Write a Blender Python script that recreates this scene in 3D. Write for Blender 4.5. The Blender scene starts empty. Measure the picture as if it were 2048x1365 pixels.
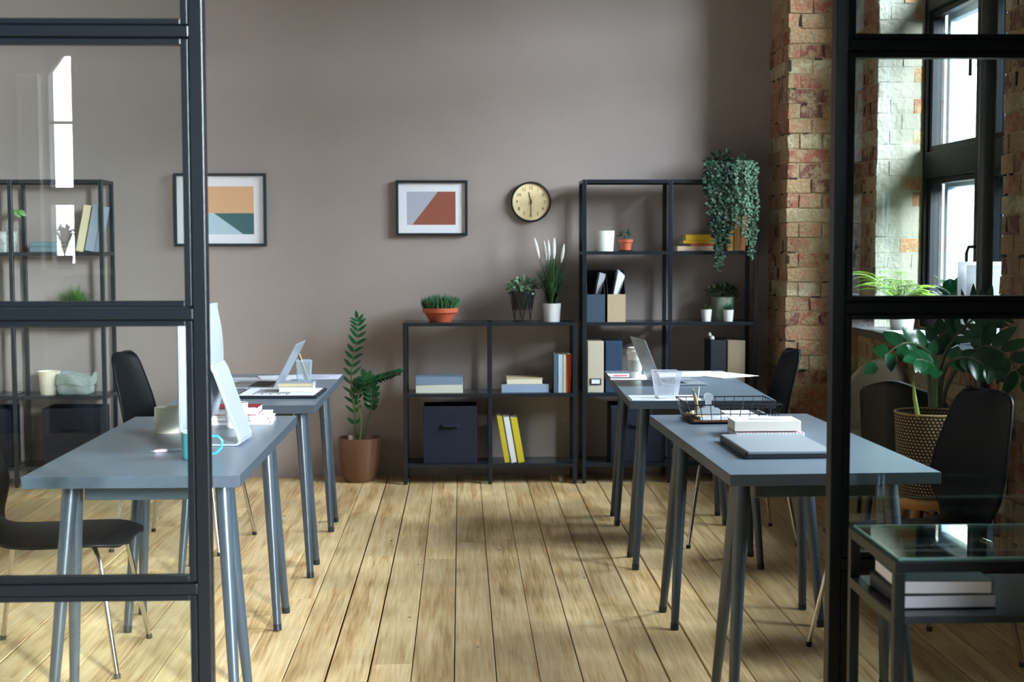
import bpy, bmesh, math, random
from mathutils import Vector, Matrix, Euler
R = random.Random(7)
SC = bpy.context.scene
COL = SC.collection
PI = math.pi

# ------------------------------------------------------------------ camera
F = 2844.0; CAMH = 1.386
vy = Vector(((921-1024)/F, (682.5-489)/F, -1)).normalized()
up = Vector((-0.004, 1, 0)); vz = (up-up.dot(vy)*vy).normalized(); vx = vy.cross(vz)
M = Matrix((vx, vy, vz))                       # camera axes -> world axes
cd = bpy.data.cameras.new('camera'); cam = bpy.data.objects.new('camera', cd); COL.objects.link(cam)
cd.sensor_width = 36; cd.lens = F/2048*36; cd.clip_start = 0.05
cam.matrix_world = Matrix.Translation((0, 0, CAMH)) @ M.to_4x4()
cd.dof.use_dof = True; cd.dof.focus_distance = 5.3; cd.dof.aperture_fstop = 5.0
SC.camera = cam
SC.view_settings.view_transform = 'Standard'; SC.view_settings.look = 'None'
SC.view_settings.exposure = 0.58; SC.view_settings.gamma = 1.0
try: SC.view_settings.use_curve_mapping = False
except Exception: pass
SC.cycles.max_bounces = 10; SC.cycles.transparent_max_bounces = 24
SC.cycles.sample_clamp_indirect = 6.0
SC.cycles.use_denoising = True

def ray(px, py): return M @ Vector(((px-1024)/F, (682.5-py)/F, -1))
def onz(px, py, z):
    d = ray(px, py); t = (z-CAMH)/d.z; return Vector((t*d.x, t*d.y, z))
def ony(px, py, Y):
    d = ray(px, py); t = Y/d.y; return Vector((t*d.x, Y, CAMH+t*d.z))

# ------------------------------------------------------------------ daylight
w = bpy.data.worlds.new('sky'); SC.world = w; w.use_nodes = True
bg = w.node_tree.nodes['Background']; bg.inputs[0].default_value = (0.80, 0.91, 1.0, 1); bg.inputs[1].default_value = 0.52
def area(name, loc, target, sx, sy, power, col, spread=180):
    l = bpy.data.lights.new(name, 'AREA'); l.spread = math.radians(spread); l.shape = 'RECTANGLE'; l.size = sx; l.size_y = sy; l.energy = power; l.color = col
    o = bpy.data.objects.new(name, l); COL.objects.link(o); o.location = loc
    o.rotation_euler = (Vector(target)-Vector(loc)).to_track_quat('-Z', 'Y').to_euler(); return o
area('sky_light_right', (7.5, 4.5, 5.2), (1.0, 4.8, 1.0), 9, 4.5, 7300, (0.86, 0.94, 1.0))
area('sky_light_right_rear', (5.8, -7.0, 3.6), (2.5, -1.8, 2.1), 3.5, 2.6, 5400, (0.90, 0.95, 1.0), 70)
area('sky_light_rear', (-2.9, -5.6, 2.5), (-2.6, 0, 1.8), 1.6, 2.6, 420, (0.92, 0.97, 1.0))

# ------------------------------------------------------------------ materials
def lin(c):
    return tuple((x/12.92 if x <= .04045 else ((x+.055)/1.055)**2.4) for x in [v/255 for v in c])+(1,)
MATS = {}
def mat(name, rgb, rough=.5, metal=0.0, noise=0.0, nscale=20, bump=0.0, bscale=80, coat=0, trans=0, spec=.5, attr=None, sheen=0):
    if name in MATS: return MATS[name]
    m = bpy.data.materials.new(name); m.use_nodes = True; nt = m.node_tree; N = nt.nodes; L = nt.links
    b = N['Principled BSDF']; b.inputs['Roughness'].default_value = rough; b.inputs['Metallic'].default_value = metal
    b.inputs['Specular IOR Level'].default_value = spec
    if coat: b.inputs['Coat Weight'].default_value = coat
    if sheen: b.inputs['Sheen Weight'].default_value = sheen
    c = lin(rgb); b.inputs['Base Color'].default_value = c
    tc = N.new('ShaderNodeTexCoord')
    src = None
    if attr:
        a = N.new('ShaderNodeVertexColor'); a.layer_name = attr; src = a.outputs[0]
    if noise:
        nz = N.new('ShaderNodeTexNoise'); nz.inputs['Scale'].default_value = nscale; nz.inputs['Detail'].default_value = 5
        L.new(tc.outputs['Object'], nz.inputs['Vector'])
        mr = N.new('ShaderNodeMapRange'); mr.inputs[1].default_value = .3; mr.inputs[2].default_value = .7
        mr.inputs[3].default_value = 1-noise; mr.inputs[4].default_value = 1+noise
        L.new(nz.outputs[0], mr.inputs[0])
        mx = N.new('ShaderNodeVectorMath'); mx.operation = 'SCALE'
        if src: L.new(src, mx.inputs[0])
        else: mx.inputs[0].default_value = c[:3]
        L.new(mr.outputs[0], mx.inputs['Scale']); src = mx.outputs[0]
    if src: L.new(src, b.inputs['Base Color'])
    if bump:
        n2 = N.new('ShaderNodeTexNoise'); n2.inputs['Scale'].default_value = bscale; n2.inputs['Detail'].default_value = 4
        L.new(tc.outputs['Object'], n2.inputs['Vector'])
        bp = N.new('ShaderNodeBump'); bp.inputs['Strength'].default_value = bump; bp.inputs['Distance'].default_value = .01
        L.new(n2.outputs[0], bp.inputs['Height']); L.new(bp.outputs[0], b.inputs['Normal'])
    MATS[name] = m; return m

def glass_mat(name, tint, base=.04):
    m = bpy.data.materials.new(name); m.use_nodes = True; nt = m.node_tree; N = nt.nodes; L = nt.links
    N.remove(N['Principled BSDF'])
    t = N.new('ShaderNodeBsdfTransparent'); t.inputs[0].default_value = tint
    g = N.new('ShaderNodeBsdfGlossy'); g.inputs['Roughness'].default_value = 0.0; g.inputs[0].default_value = (1, 1, 1, 1)
    lw = N.new('ShaderNodeLayerWeight'); lw.inputs[0].default_value = .5
    p = N.new('ShaderNodeMath'); p.operation = 'POWER'; p.inputs[1].default_value = 5; L.new(lw.outputs['Facing'], p.inputs[0])
    q = N.new('ShaderNodeMath'); q.operation = 'MULTIPLY_ADD'; q.inputs[1].default_value = 1-base; q.inputs[2].default_value = base
    L.new(p.outputs[0], q.inputs[0])
    mx = N.new('ShaderNodeMixShader'); L.new(q.outputs[0], mx.inputs[0]); L.new(t.outputs[0], mx.inputs[1]); L.new(g.outputs[0], mx.inputs[2])
    L.new(mx.outputs[0], N['Material Output'].inputs[0]); MATS[name] = m; return m

def leaf_mat(name, rgb, rough=.35, back=None):
    m = mat(name, rgb, rough, noise=.35, nscale=9)
    b = m.node_tree.nodes['Principled BSDF']
    return m

FRAME = mat('black_steel', (7, 11, 15), .36, 0.0, spec=.25)
POST = mat('partition_paint', (4, 8, 12), .36, 0.0, spec=.22)
WALL = mat('taupe_plaster', (156, 144, 139), .75, bump=.12, bscale=220, noise=.03, nscale=3)
WHITE = mat('white_plaster', (196, 192, 182), .8, bump=.1, bscale=60)
CEIL = mat('ceiling_paint', (132, 130, 126), .9)
GLASS = glass_mat('pane_glass', (.90, .93, .91, 1))
WGLASS = glass_mat('window_glass', (.93, .96, .98, 1))
DGLASS = glass_mat('desk_glass', (.80, .88, .86, 1), .05)
TTOP = mat('grey_laminate', (104, 118, 130), .30, spec=.6)
TSHADE = mat('grey_laminate_shade', (58, 69, 80), .42)  # laminate darkened to imitate shade on table edges and underside
LEGM = mat('leg_paint', (46, 58, 67), .32, 0.0, spec=.7)
BLKPLY = mat('black_shell', (10, 12, 16), .40, bump=.05, bscale=150, spec=.12)
CHROME = mat('chrome', (190, 185, 175), .16, 1.0)
RUBBER = mat('rubber', (18, 18, 18), .7)
DARK = mat('dark_metal', (20, 29, 38), .34, 0.0, spec=.5)
PAPER = mat('paper', (225, 228, 235), .7)
PAGES = mat('pages', (214, 208, 188), .85, noise=.05, nscale=90)
INK = mat('ink', (70, 75, 85), .8)
ALU = mat('aluminium', (196, 204, 212), .3, 0.75)
WCER = mat('white_ceramic', (225, 226, 222), .25)
CREAM = mat('cream_ceramic', (236, 228, 206), .35)
SOIL = mat('soil', (40, 32, 26), .95)
GREEN = leaf_mat('leaf_green', (38, 92, 52))
DGREEN = leaf_mat('dark_leaf', (20, 78, 44), .22)
LGREEN = leaf_mat('light_leaf', (136, 176, 70), .5)
STEM = mat('stem_green', (80, 105, 50), .5)

def floor_mat():
    m = bpy.data.materials.new('pine_planks'); m.use_nodes = True; nt = m.node_tree; N = nt.nodes; L = nt.links
    b = N['Principled BSDF']; tc = N.new('ShaderNodeTexCoord')
    a = N.new('ShaderNodeVertexColor'); a.layer_name = 'col'
    off = N.new('ShaderNodeVectorMath'); off.operation = 'MULTIPLY_ADD'; off.inputs[1].default_value = (31, 57, 11)
    L.new(a.outputs[0], off.inputs[0]); L.new(tc.outputs['Object'], off.inputs[2])
    sc = N.new('ShaderNodeVectorMath'); sc.operation = 'MULTIPLY'; sc.inputs[1].default_value = (9, .7, 1); L.new(off.outputs[0], sc.inputs[0])
    n1 = N.new('ShaderNodeTexNoise'); n1.inputs['Scale'].default_value = 1.5; n1.inputs['Detail'].default_value = 3; L.new(sc.outputs[0], n1.inputs['Vector'])
    rg = N.new('ShaderNodeMath'); rg.operation = 'MULTIPLY'; rg.inputs[1].default_value = 14; L.new(n1.outputs[0], rg.inputs[0])
    sn = N.new('ShaderNodeMath'); sn.operation = 'SINE'; L.new(rg.outputs[0], sn.inputs[0])
    s2 = N.new('ShaderNodeVectorMath'); s2.operation = 'MULTIPLY'; s2.inputs[1].default_value = (90, 4, 1); L.new(off.outputs[0], s2.inputs[0])
    n2 = N.new('ShaderNodeTexNoise'); n2.inputs['Scale'].default_value = 1; n2.inputs['Detail'].default_value = 4; L.new(s2.outputs[0], n2.inputs['Vector'])
    ad = N.new('ShaderNodeMath'); ad.operation = 'MULTIPLY_ADD'; ad.inputs[1].default_value = .13; L.new(sn.outputs[0], ad.inputs[0])
    L.new(n2.outputs[0], ad.inputs[2])
    cr = N.new('ShaderNodeValToRGB'); L.new(ad.outputs[0], cr.inputs[0])
    e = cr.color_ramp.elements; e[0].position = .18; e[0].color = lin((170, 128, 78)); e[1].position = .80; e[1].color = lin((236, 212, 164))
    x = e.new(.5); x.color = lin((218, 184, 130))
    # blotchy wear
    n3 = N.new('ShaderNodeTexNoise'); n3.inputs['Scale'].default_value = 2.2; n3.inputs['Detail'].default_value = 4; L.new(tc.outputs['Object'], n3.inputs['Vector'])
    m3 = N.new('ShaderNodeMapRange'); m3.inputs[1].default_value = .35; m3.inputs[2].default_value = .7; m3.inputs[3].default_value = .78; m3.inputs[4].default_value = 1.12
    L.new(n3.outputs[0], m3.inputs[0])
    sp = N.new('ShaderNodeSeparateColor'); L.new(a.outputs[0], sp.inputs[0])
    mp = N.new('ShaderNodeMapRange'); mp.inputs[3].default_value = .86; mp.inputs[4].default_value = 1.10; L.new(sp.outputs[1], mp.inputs[0])
    mm = N.new('ShaderNodeMath'); mm.operation = 'MULTIPLY'; L.new(m3.outputs[0], mm.inputs[0]); L.new(mp.outputs[0], mm.inputs[1])
    # knots
    ks = N.new('ShaderNodeVectorMath'); ks.operation = 'MULTIPLY'; ks.inputs[1].default_value = (8, 3.6, 0); L.new(off.outputs[0], ks.inputs[0])
    vo = N.new('ShaderNodeTexVoronoi'); vo.inputs['Scale'].default_value = 1; L.new(ks.outputs[0], vo.inputs['Vector'])
    kr = N.new('ShaderNodeMapRange'); kr.inputs[1].default_value = .03; kr.inputs[2].default_value = .075; kr.inputs[3].default_value = .30; kr.inputs[4].default_value = 1
    L.new(vo.outputs['Distance'], kr.inputs[0])
    m4 = N.new('ShaderNodeMath'); m4.operation = 'MULTIPLY'; L.new(mm.outputs[0], m4.inputs[0]); L.new(kr.outputs[0], m4.inputs[1])
    fin = N.new('ShaderNodeVectorMath'); fin.operation = 'SCALE'; L.new(cr.outputs[0], fin.inputs[0]); L.new(m4.outputs[0], fin.inputs['Scale'])
    L.new(fin.outputs[0], b.inputs['Base Color'])
    rr = N.new('ShaderNodeMapRange'); rr.inputs[3].default_value = .30; rr.inputs[4].default_value = .50; L.new(n3.outputs[0], rr.inputs[0]); L.new(rr.outputs[0], b.inputs['Roughness'])
    bp = N.new('ShaderNodeBump'); bp.inputs['Strength'].default_value = .12; bp.inputs['Distance'].default_value = .004
    L.new(ad.outputs[0], bp.inputs['Height']); L.new(bp.outputs[0], b.inputs['Normal'])
    return m
FLOOR = floor_mat()

def brick_mat():
    m = mat('old_brick', (150, 100, 80), .9, attr='col', bump=.9, bscale=55)
    N = m.node_tree.nodes; L = m.node_tree.links; b = N['Principled BSDF']
    tc = [n for n in N if n.bl_idname == 'ShaderNodeTexCoord'][0]; a = [n for n in N if n.bl_idname == 'ShaderNodeVertexColor'][0]
    n1 = N.new('ShaderNodeTexNoise'); n1.inputs['Scale'].default_value = 16; n1.inputs['Detail'].default_value = 6; n1.inputs['Roughness'].default_value = .65
    L.new(tc.outputs['Object'], n1.inputs['Vector'])
    r1 = N.new('ShaderNodeMapRange'); r1.inputs[1].default_value = .44; r1.inputs[2].default_value = .58; L.new(n1.outputs[0], r1.inputs[0])
    mx = N.new('ShaderNodeMix'); mx.data_type = 'RGBA'; L.new(r1.outputs[0], mx.inputs[0]); L.new(a.outputs[0], mx.inputs[6]); mx.inputs[7].default_value = lin((158, 136, 104))
    n2 = N.new('ShaderNodeTexNoise'); n2.inputs['Scale'].default_value = 70; n2.inputs['Detail'].default_value = 3; L.new(tc.outputs['Object'], n2.inputs['Vector'])
    r2 = N.new('ShaderNodeMapRange'); r2.inputs[1].default_value = .3; r2.inputs[2].default_value = .7; r2.inputs[3].default_value = .72; r2.inputs[4].default_value = 1.2
    L.new(n2.outputs[0], r2.inputs[0])
    sc = N.new('ShaderNodeVectorMath'); sc.operation = 'SCALE'; L.new(mx.outputs[2], sc.inputs[0]); L.new(r2.outputs[0], sc.inputs['Scale'])
    L.new(sc.outputs[0], b.inputs['Base Color'])
    a2 = N.new('ShaderNodeMath')
    return m
BRICK = brick_mat()
PBRICK = mat('painted_brick', (152, 150, 136), .8, noise=.14, nscale=7, bump=.8, bscale=40)
MORTAR = mat('mortar', (158, 138, 104), .95, noise=.3, nscale=12, bump=.7, bscale=45)

# ------------------------------------------------------------------ mesh builder
class MB:
    def __init__(s): s.v = []; s.f = []; s.m = []; s.c = []; s.mats = []; s.sm = []
    def _f(s, idx, mi=0, col=None, sm=False): s.f.append(idx); s.m.append(mi); s.c.append(col); s.sm.append(sm)
    def quad(s, pts, mi=0, col=None, sm=False):
        b = len(s.v); s.v += [Vector(p) for p in pts]; s._f(list(range(b, b+len(pts))), mi, col, sm); return s
    def bx(s, x0, x1, y0, y1, z0, z1, mi=0, col=None, T=None, jit=0):
        b = len(s.v)
        for z in (z0, z1):
            for x, y in ((x0, y0), (x1, y0), (x1, y1), (x0, y1)):
                p = Vector((x, y, z))
                if jit: p += Vector((R.uniform(-jit, jit), R.uniform(-jit, jit), R.uniform(-jit, jit)))
                s.v.append(T @ p if T else p)
        for q in ((0, 3, 2, 1), (4, 5, 6, 7), (0, 1, 5, 4), (1, 2, 6, 5), (2, 3, 7, 6), (3, 0, 4, 7)): s._f([b+i for i in q], mi, col)
        return s
    def tube(s, pts, r, n=8, mi=0, cap=True, sm=True, col=None, flat=None):
        pts = [Vector(p) for p in pts]; k = len(pts); rs = r if isinstance(r, (list, tuple)) else [r]*k
        b = len(s.v); ref = None
        for i, p in enumerate(pts):
            t = (pts[min(i+1, k-1)]-pts[max(i-1, 0)]).normalized()
            if ref is None: ref = t.orthogonal().normalized() if abs(t.z) > .99 or True and abs(t.cross(Vector((0, 0, 1))).length) < 1e-4 else t.cross(Vector((0, 0, 1))).normalized()
            ref = (ref-ref.dot(t)*t).normalized(); o = t.cross(ref)
            for j in range(n):
                a = 2*PI*j/n; s.v.append(p+rs[i]*(math.cos(a)*ref+math.sin(a)*(flat or 1)*o))
        for i in range(k-1):
            for j in range(n): s._f([b+i*n+j, b+i*n+(j+1) % n, b+(i+1)*n+(j+1) % n, b+(i+1)*n+j], mi, col, sm)
        if cap:
            s._f([b+j for j in range(n)][::-1], mi, col); s._f([b+(k-1)*n+j for j in range(n)], mi, col)
        return s
    def lathe(s, prof, n=32, mi=0, c=(0, 0, 0), sm=True, sx=1, sy=1):
        b = len(s.v); c = Vector(c)
        for r, z in prof:
            for j in range(n):
                a = 2*PI*j/n; s.v.append(c+Vector((r*sx*math.cos(a), r*sy*math.sin(a), z)))
        for i in range(len(prof)-1):
            for j in range(n): s._f([b+i*n+j, b+i*n+(j+1) % n, b+(i+1)*n+(j+1) % n, b+(i+1)*n+j], mi, None, sm)
        if prof[0][0] > 1e-5: s._f([b+j for j in range(n)][::-1], mi)
        if prof[-1][0] > 1e-5: s._f([b+(len(prof)-1)*n+j for j in range(n)], mi)
        return s
    def prism(s, poly, p0, ux, uy, un, th, mi=0):
        b = len(s.v); p0, ux, uy, un = map(Vector, (p0, ux, uy, un)); n = len(poly)
        for d in (0, th):
            for x, y in poly: s.v.append(p0+x*ux+y*uy+d*un)
        s._f([b+i for i in range(n)][::-1], mi); s._f([b+n+i for i in range(n)], mi)
        for i in range(n): s._f([b+i, b+(i+1) % n, b+n+(i+1) % n, b+n+i], mi)
        return s
    def grid(s, fn, nu, nv, mi=0, sm=True):
        b = len(s.v)
        for i in range(nu+1):
            for j in range(nv+1): s.v.append(Vector(fn(i/nu, j/nv)))
        for i in range(nu):
            for j in range(nv): s._f([b+i*(nv+1)+j, b+(i+1)*(nv+1)+j, b+(i+1)*(nv+1)+j+1, b+i*(nv+1)+j+1], mi, None, sm)
        return s
    def leaf(s, p, d, nrm, L, W, fold=.15, curl=.15, mi=0, n=4, tip=.75):
        p, d, nrm = Vector(p), Vector(d).normalized(), Vector(nrm)
        sd = d.cross(nrm)
        if sd.length < 1e-4: sd = d.orthogonal()
        sd.normalize(); nn = sd.cross(d).normalized(); b = len(s.v)
        for i in range(n+1):
            t = i/n; wd = W*.5*max(.02, math.sin(PI*min(1, t**tip)))**.65 if 0 < i < n else W*.03
            c = p+d*L*t-nn*curl*L*t*t
            s.v += [c-sd*wd+nn*fold*wd, c, c+sd*wd+nn*fold*wd]
        for i in range(n):
            for j in (0, 1): s._f([b+i*3+j, b+i*3+j+1, b+(i+1)*3+j+1, b+(i+1)*3+j], mi, None, True)
        return s
    def blade(s, pts, W, mi=0):
        pts = [Vector(p) for p in pts]; k = len(pts); b = len(s.v)
        sd = (pts[-1]-pts[0]).cross(Vector((0, 0, 1)))
        if sd.length < 1e-4: sd = Vector((1, 0, 0))
        sd.normalize(); a = R.uniform(0, PI); 
        for i, p in enumerate(pts):
            t = i/(k-1); wd = W*.5*(1-t**1.6)*(.6+.4*min(1, t*4))
            s.v += [p-sd*wd, p+sd*wd]
        for i in range(k-1): s._f([b+2*i, b+2*i+1, b+2*i+3, b+2*i+2], mi, None, True)
        return s
    def build(s, name, mats, parent=None, loc=None, rot=None, bevel=0, seg=2, solid=0, sub=0, kind=None):
        me = bpy.data.meshes.new(name); me.from_pydata([tuple(v) for v in s.v], [], s.f)
        ms = mats if isinstance(mats, (list, tuple)) else [mats]
        for m in ms: me.materials.append(m)
        me.polygons.foreach_set('material_index', s.m); me.polygons.foreach_set('use_smooth', s.sm)
        if any(c is not None for c in s.c):
            ca = me.color_attributes.new('col', 'FLOAT_COLOR', 'CORNER'); 
            k = 0
            for p, c in zip(me.polygons, s.c):
                cc = c or (1, 1, 1, 1)
                for li in p.loop_indices: ca.data[li].color = cc
        me.update()
        if any(s.sm): me.set_sharp_from_angle(angle=math.radians(42))
        o = bpy.data.objects.new(name, me); COL.objects.link(o)
        if parent: o.parent = parent
        if loc is not None: o.location = loc
        if rot is not None: o.rotation_euler = rot
        if sub: md = o.modifiers.new('s', 'SUBSURF'); md.levels = sub; md.render_levels = sub
        if solid: md = o.modifiers.new('t', 'SOLIDIFY'); md.thickness = solid; md.offset = 0
        if bevel:
            md = o.modifiers.new('b', 'BEVEL'); md.width = bevel; md.segments = seg; md.limit_method = 'ANGLE'; md.harden_normals = False
        if kind: o['kind'] = kind
        return o

def thing(name, label, cat, loc=(0, 0, 0), rz=0, group=None, rot=None):
    o = bpy.data.objects.new(name, None); o.empty_display_size = .05; COL.objects.link(o)
    o.location = loc; o.rotation_euler = rot if rot is not None else (0, 0, rz)
    o['label'] = label; o['category'] = cat
    if group: o['group'] = group
    return o
def tag(o, label, cat, group=None):
    o['label'] = label; o['category'] = cat
    if group: o['group'] = group
    return o
def kids(o): return [c for c in bpy.data.objects if c.parent == o]
def dup(o, parent=None, **kw):
    c = o.copy(); COL.objects.link(c)
    if parent: c.parent = parent
    for ch in kids(o): dup(ch, c)
    for k, v in kw.items():
        if k == 'loc': c.location = v
        elif k == 'rz': c.rotation_euler = (0, 0, v)
        else: c[k] = v
    return c
def S(name, mb, m, **k): return mb.build(name, m, kind='structure', **k)

# ------------------------------------------------------------------ room
X0, X1, Y0, Y1, ZC = -3.7, 2.90, -4.2, 8.48, 3.55
PX, WX, GX = 1.845, 2.258, 2.54            # pillar face, right wall face, window plane
mb = MB(); pitch = .1372; x = .2480-pitch*30
while x < WX:
    gap = R.choice([.0012, .002, .003, .005, .007]) if x < .2 or x > .9 else R.choice([.004, .006, .008])
    y = Y0-R.uniform(0, 2)
    while y < Y1:
        L = R.uniform(1.2, 3.6); c = (R.random(), R.random(), R.random(), 1)
        ya, yb = max(y, Y0), min(y+L-.0015, Y1)
        if yb > ya+.01:
            if max(X0, x+gap/2) < min(WX, x+pitch-gap/2):
                mb.bx(max(X0, x+gap/2), min(WX, x+pitch-gap/2), ya, yb, -.03, R.uniform(-.0012, 0), col=c)
        y += L
    x += pitch
fl = S('floor', mb, FLOOR, bevel=.0012, seg=1)
S('trim_1', MB().bx(X0, WX, Y0, Y1, -.08, -.025), mat('subfloor', (20, 14, 9), .95))
S('ceiling', MB().bx(X0-.1, X1, Y0-.1, Y1+.1, ZC, ZC+.15), CEIL)
S('wall_back', MB().bx(X0-.1, X1, Y1, Y1+.15, -.1, ZC), WALL)
S('wall_left', MB().bx(X0-.12, X0, Y0-.1, Y1, -.1, ZC), WALL)
# rear wall, behind the camera, with a tall narrow window
rx0, rx1, rz0, rz1 = -3.035, -2.825, 1.22, 2.80
mb = MB(); mb.bx(X0, rx0, Y0-.3, Y0, -.1, ZC); mb.bx(rx1, X1, Y0-.3, Y0, -.1, ZC); mb.bx(rx0, rx1, Y0-.3, Y0, -.1, rz0); mb.bx(rx0, rx1, Y0-.3, Y0, rz1, ZC)
S('wall_rear', mb, mat('slate_plaster', (84, 90, 94), .85))
# right wall: window openings
wins = [(5.88, 7.69), (3.5, 5.1), (-3.4, -.75)]
SILL, HEAD = .93, 3.34
mb = MB(); edges = [(Y0, wins[2][0]), (wins[2][1], wins[1][0]), (wins[1][1], wins[0][0]), (wins[0][1], Y1)]
for a, b in edges: mb.bx(WX+.005, X1, a, b, -.1, ZC, mi=0 if b > 3.6 else 4)
for a, b in wins: mb.bx(WX+.012, X1, a-.02, b+.02, -.1, SILL-.04); mb.bx(WX+.012, X1, a-.02, b+.02, HEAD, ZC)
mb.bx(PX+.005, WX+.05, 8.0+.005, Y1, -.1, ZC)
# bricks as real courses
reds = [(150, 88, 70), (162, 100, 78), (128, 72, 60), (166, 122, 92), (152, 106, 80), (112, 68, 58), (168, 134, 100), (158, 124, 90)]
creams = [(176, 164, 132), (166, 154, 124), (182, 170, 140)]
H = .0835
def bricks(mb, o, u, n, u0, u1, z0, z1, shade=1.0, painted=False, seed=1, mi=1, fade=None):
    rr = random.Random(seed); o = Vector(o); u = Vector(u); n = Vector(n); k = int(z0/H)
    T = Matrix((( u.x, n.x, 0, 0), (u.y, n.y, 0, 0), (0, 0, 1, 0), (0, 0, 0, 1))); T.translation = o
    while k*H < z1:
        za, zb = max(z0, k*H+.004), min(z1, (k+1)*H-.004)
        cream = (k % 5 == 3)
        full = k % 2 == 0; L = .262 if full else .13; p = u0-(.13 if k % 4 == 0 else 0)-(.065 if not full else 0)
        while p < u1:
            a, b = max(u0, p+.004), min(u1, p+L-.004)
            if b-a > .02 and zb-za > .01:
                c = lin(rr.choice(creams if cream else reds)) ; c = tuple(v*shade for v in c[:3])+(1,)
                d = rr.uniform(.006, .010) if painted else rr.uniform(-.005, .006)
                mid = (a+b)/2
                idx = mi if not painted or (fade and mid > fade and rr.random() < .8) else 2
                mb.bx(a, b, -.03, d, za, zb, mi=idx, col=c, T=T, jit=.0035)
                if not painted and rr.random() < .16: q = rr.uniform(.006, .012); mb.bx(b-q*.3, b+q, -.012, .0045, za+rr.uniform(0, .02), zb-rr.uniform(0, .02), mi=3, T=T, jit=.003)  # solid dark blocks imitate the shade inside missing mortar
                elif not painted and rr.random() < .2: q = rr.uniform(.02, .05); mb.bx(a+.01, a+.01+q, -.012, .0045, zb-.002, zb+.008, mi=3, T=T, jit=.003)
            p += L
        k += 1
bricks(mb, (PX, Y1, 0), (0, -1, 0), (-1, 0, 0), 0, Y1-8.0, 0, ZC, seed=3)
bricks(mb, (PX, 8.0, 0), (1, 0, 0), (0, -1, 0), 0, WX-PX, 0, ZC, seed=4)
bricks(mb, (WX, 8.0, 0), (0, -1, 0), (-1, 0, 0), 0, 8.0-7.69, 0, ZC, seed=5)
mb.bx(WX+.002, GX-.005, 7.684, 7.76, SILL, HEAD, mi=2); mb.bx(GX+.12, X1, 7.684, 7.76, SILL, HEAD, mi=2)
bricks(mb, (WX, 7.69, 0), (1, 0, 0), (0, -1, 0), 0, .25, SILL, HEAD, painted=True, seed=6, fade=.19)
bricks(mb, (GX+.12, 7.69, 0), (1, 0, 0), (0, -1, 0), 0, .24, SILL, HEAD, painted=True, seed=16)
bricks(mb, (WX, 7.69, 0), (0, -1, 0), (-1, 0, 0), 0, 7.69-5.88, 0, SILL-.05, seed=7)
bricks(mb, (WX, 5.88, 0), (0, -1, 0), (-1, 0, 0), 0, 5.88-5.1, 0, ZC, seed=8)
bricks(mb, (WX, 5.1, 0), (0, -1, 0), (-1, 0, 0), 0, 5.1-3.5, 0, SILL-.05, seed=9)
bricks(mb, (WX, 3.5, 0), (0, -1, 0), (-1, 0, 0), 0, 3.5-2.9, 0, ZC, seed=10)
S('wall_right', mb, [MORTAR, BRICK, PBRICK, mat('brick_hole_shade', (52, 42, 34), .95), mat('slate_plaster', (84, 90, 94), .85)], bevel=.006, seg=2)
mb = MB(); mb.bx(GX-.03, GX+.1, 7.66, 7.70, SILL, HEAD)
S('trim_2', mb, WHITE)

WFR = mat('window_paint', (4, 9, 17), .45, spec=.1)
WFR2 = mat('outer_sash_paint', (120, 146, 168), .5)
def window(n, a, b, X, z0, z1):
    t = MB(); fw = .07
    t.bx(X-.03, X+.06, a, a+fw, z0, z1); t.bx(X-.03, X+.06, b-fw, b, z0, z1); t.bx(X-.03, X+.06, a+fw, b-fw, z0, z0+fw); t.bx(X-.03, X+.06, a+fw, b-fw, z1-.07, z1)
    mid = (a+b)/2+.02
    t.bx(X-.045, X+.06, mid-.055, mid+.055, z0+fw, z1-.07)
    for za, zb in ((1.735, 1.875), (2.62, 2.69)):
        t.bx(X-.04, X+.06, a+fw, mid-.055, za, zb); t.bx(X-.04, X+.06, mid+.055, b-fw, za, zb)
    fr = S('window_%d' % n, t, WFR, bevel=.006)
    zs = [(z0+fw, 1.735), (1.875, 2.62), (2.69, z1-.07)]
    for ya, yb in ((a+fw, mid-.055), (mid+.055, b-fw)):
        for za, zb in zs:
            q = MB(); e = .035
            for X_, e in ((X+.012, .032), ):
                q.bx(X_-.03, X_+.02, ya, ya+e, za, zb); q.bx(X_-.03, X_+.02, yb-e, yb, za, zb); q.bx(X_-.03, X_+.02, ya+e, yb-e, za, za+e); q.bx(X_-.03, X_+.02, ya+e, yb-e, zb-e, zb)
            q.build('sash', WFR, fr, bevel=.004)
            q = MB(); X_ = X+.10; e = .05
            q.bx(X_-.03, X_+.02, ya, ya+e, za, zb); q.bx(X_-.03, X_+.02, yb-e, yb, za, zb); q.bx(X_-.03, X_+.02, ya+e, yb-e, za, za+e); q.bx(X_-.03, X_+.02, ya+e, yb-e, zb-e, zb)
            q.build('outer_sash', WFR2, fr, bevel=.004)
            MB().bx(X+.008, X+.012, ya+.02, yb-.02, za+.02, zb-.02).build('pane', WGLASS, fr)
    for z in (1.3, 2.25):
        MB().tube([(X-.045, mid, z+.07), (X-.085, mid, z+.07), (X-.095, mid, z+.04), (X-.095, mid, z-.06)], .008, 8).build('handle', WFR, fr)
    MB().bx(WX-.11, GX-.03, a-.05, b+.0, z0-.04, z0).build('window_sill', mat('sill_paint', (28, 38, 46), .35), fr, bevel=.004)
    return fr
for i, (a, b) in enumerate(wins): window(i+1, a, b, GX, SILL, HEAD)
t = MB(); X_ = Y0-.12
for a, b, c, d in ((rx0, rx0+.02, rz0, rz1), (rx1-.02, rx1, rz0, rz1), (rx0+.03, rx1-.03, rz0, rz0+.03), (rx0+.03, rx1-.03, rz1-.03, rz1), (rx0+.02, rx1-.02, 2.275, 2.295), (rx0+.02, rx1-.02, 1.68, 1.81)): t.bx(a, b, X_-.03, X_+.03, c, d)
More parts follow.
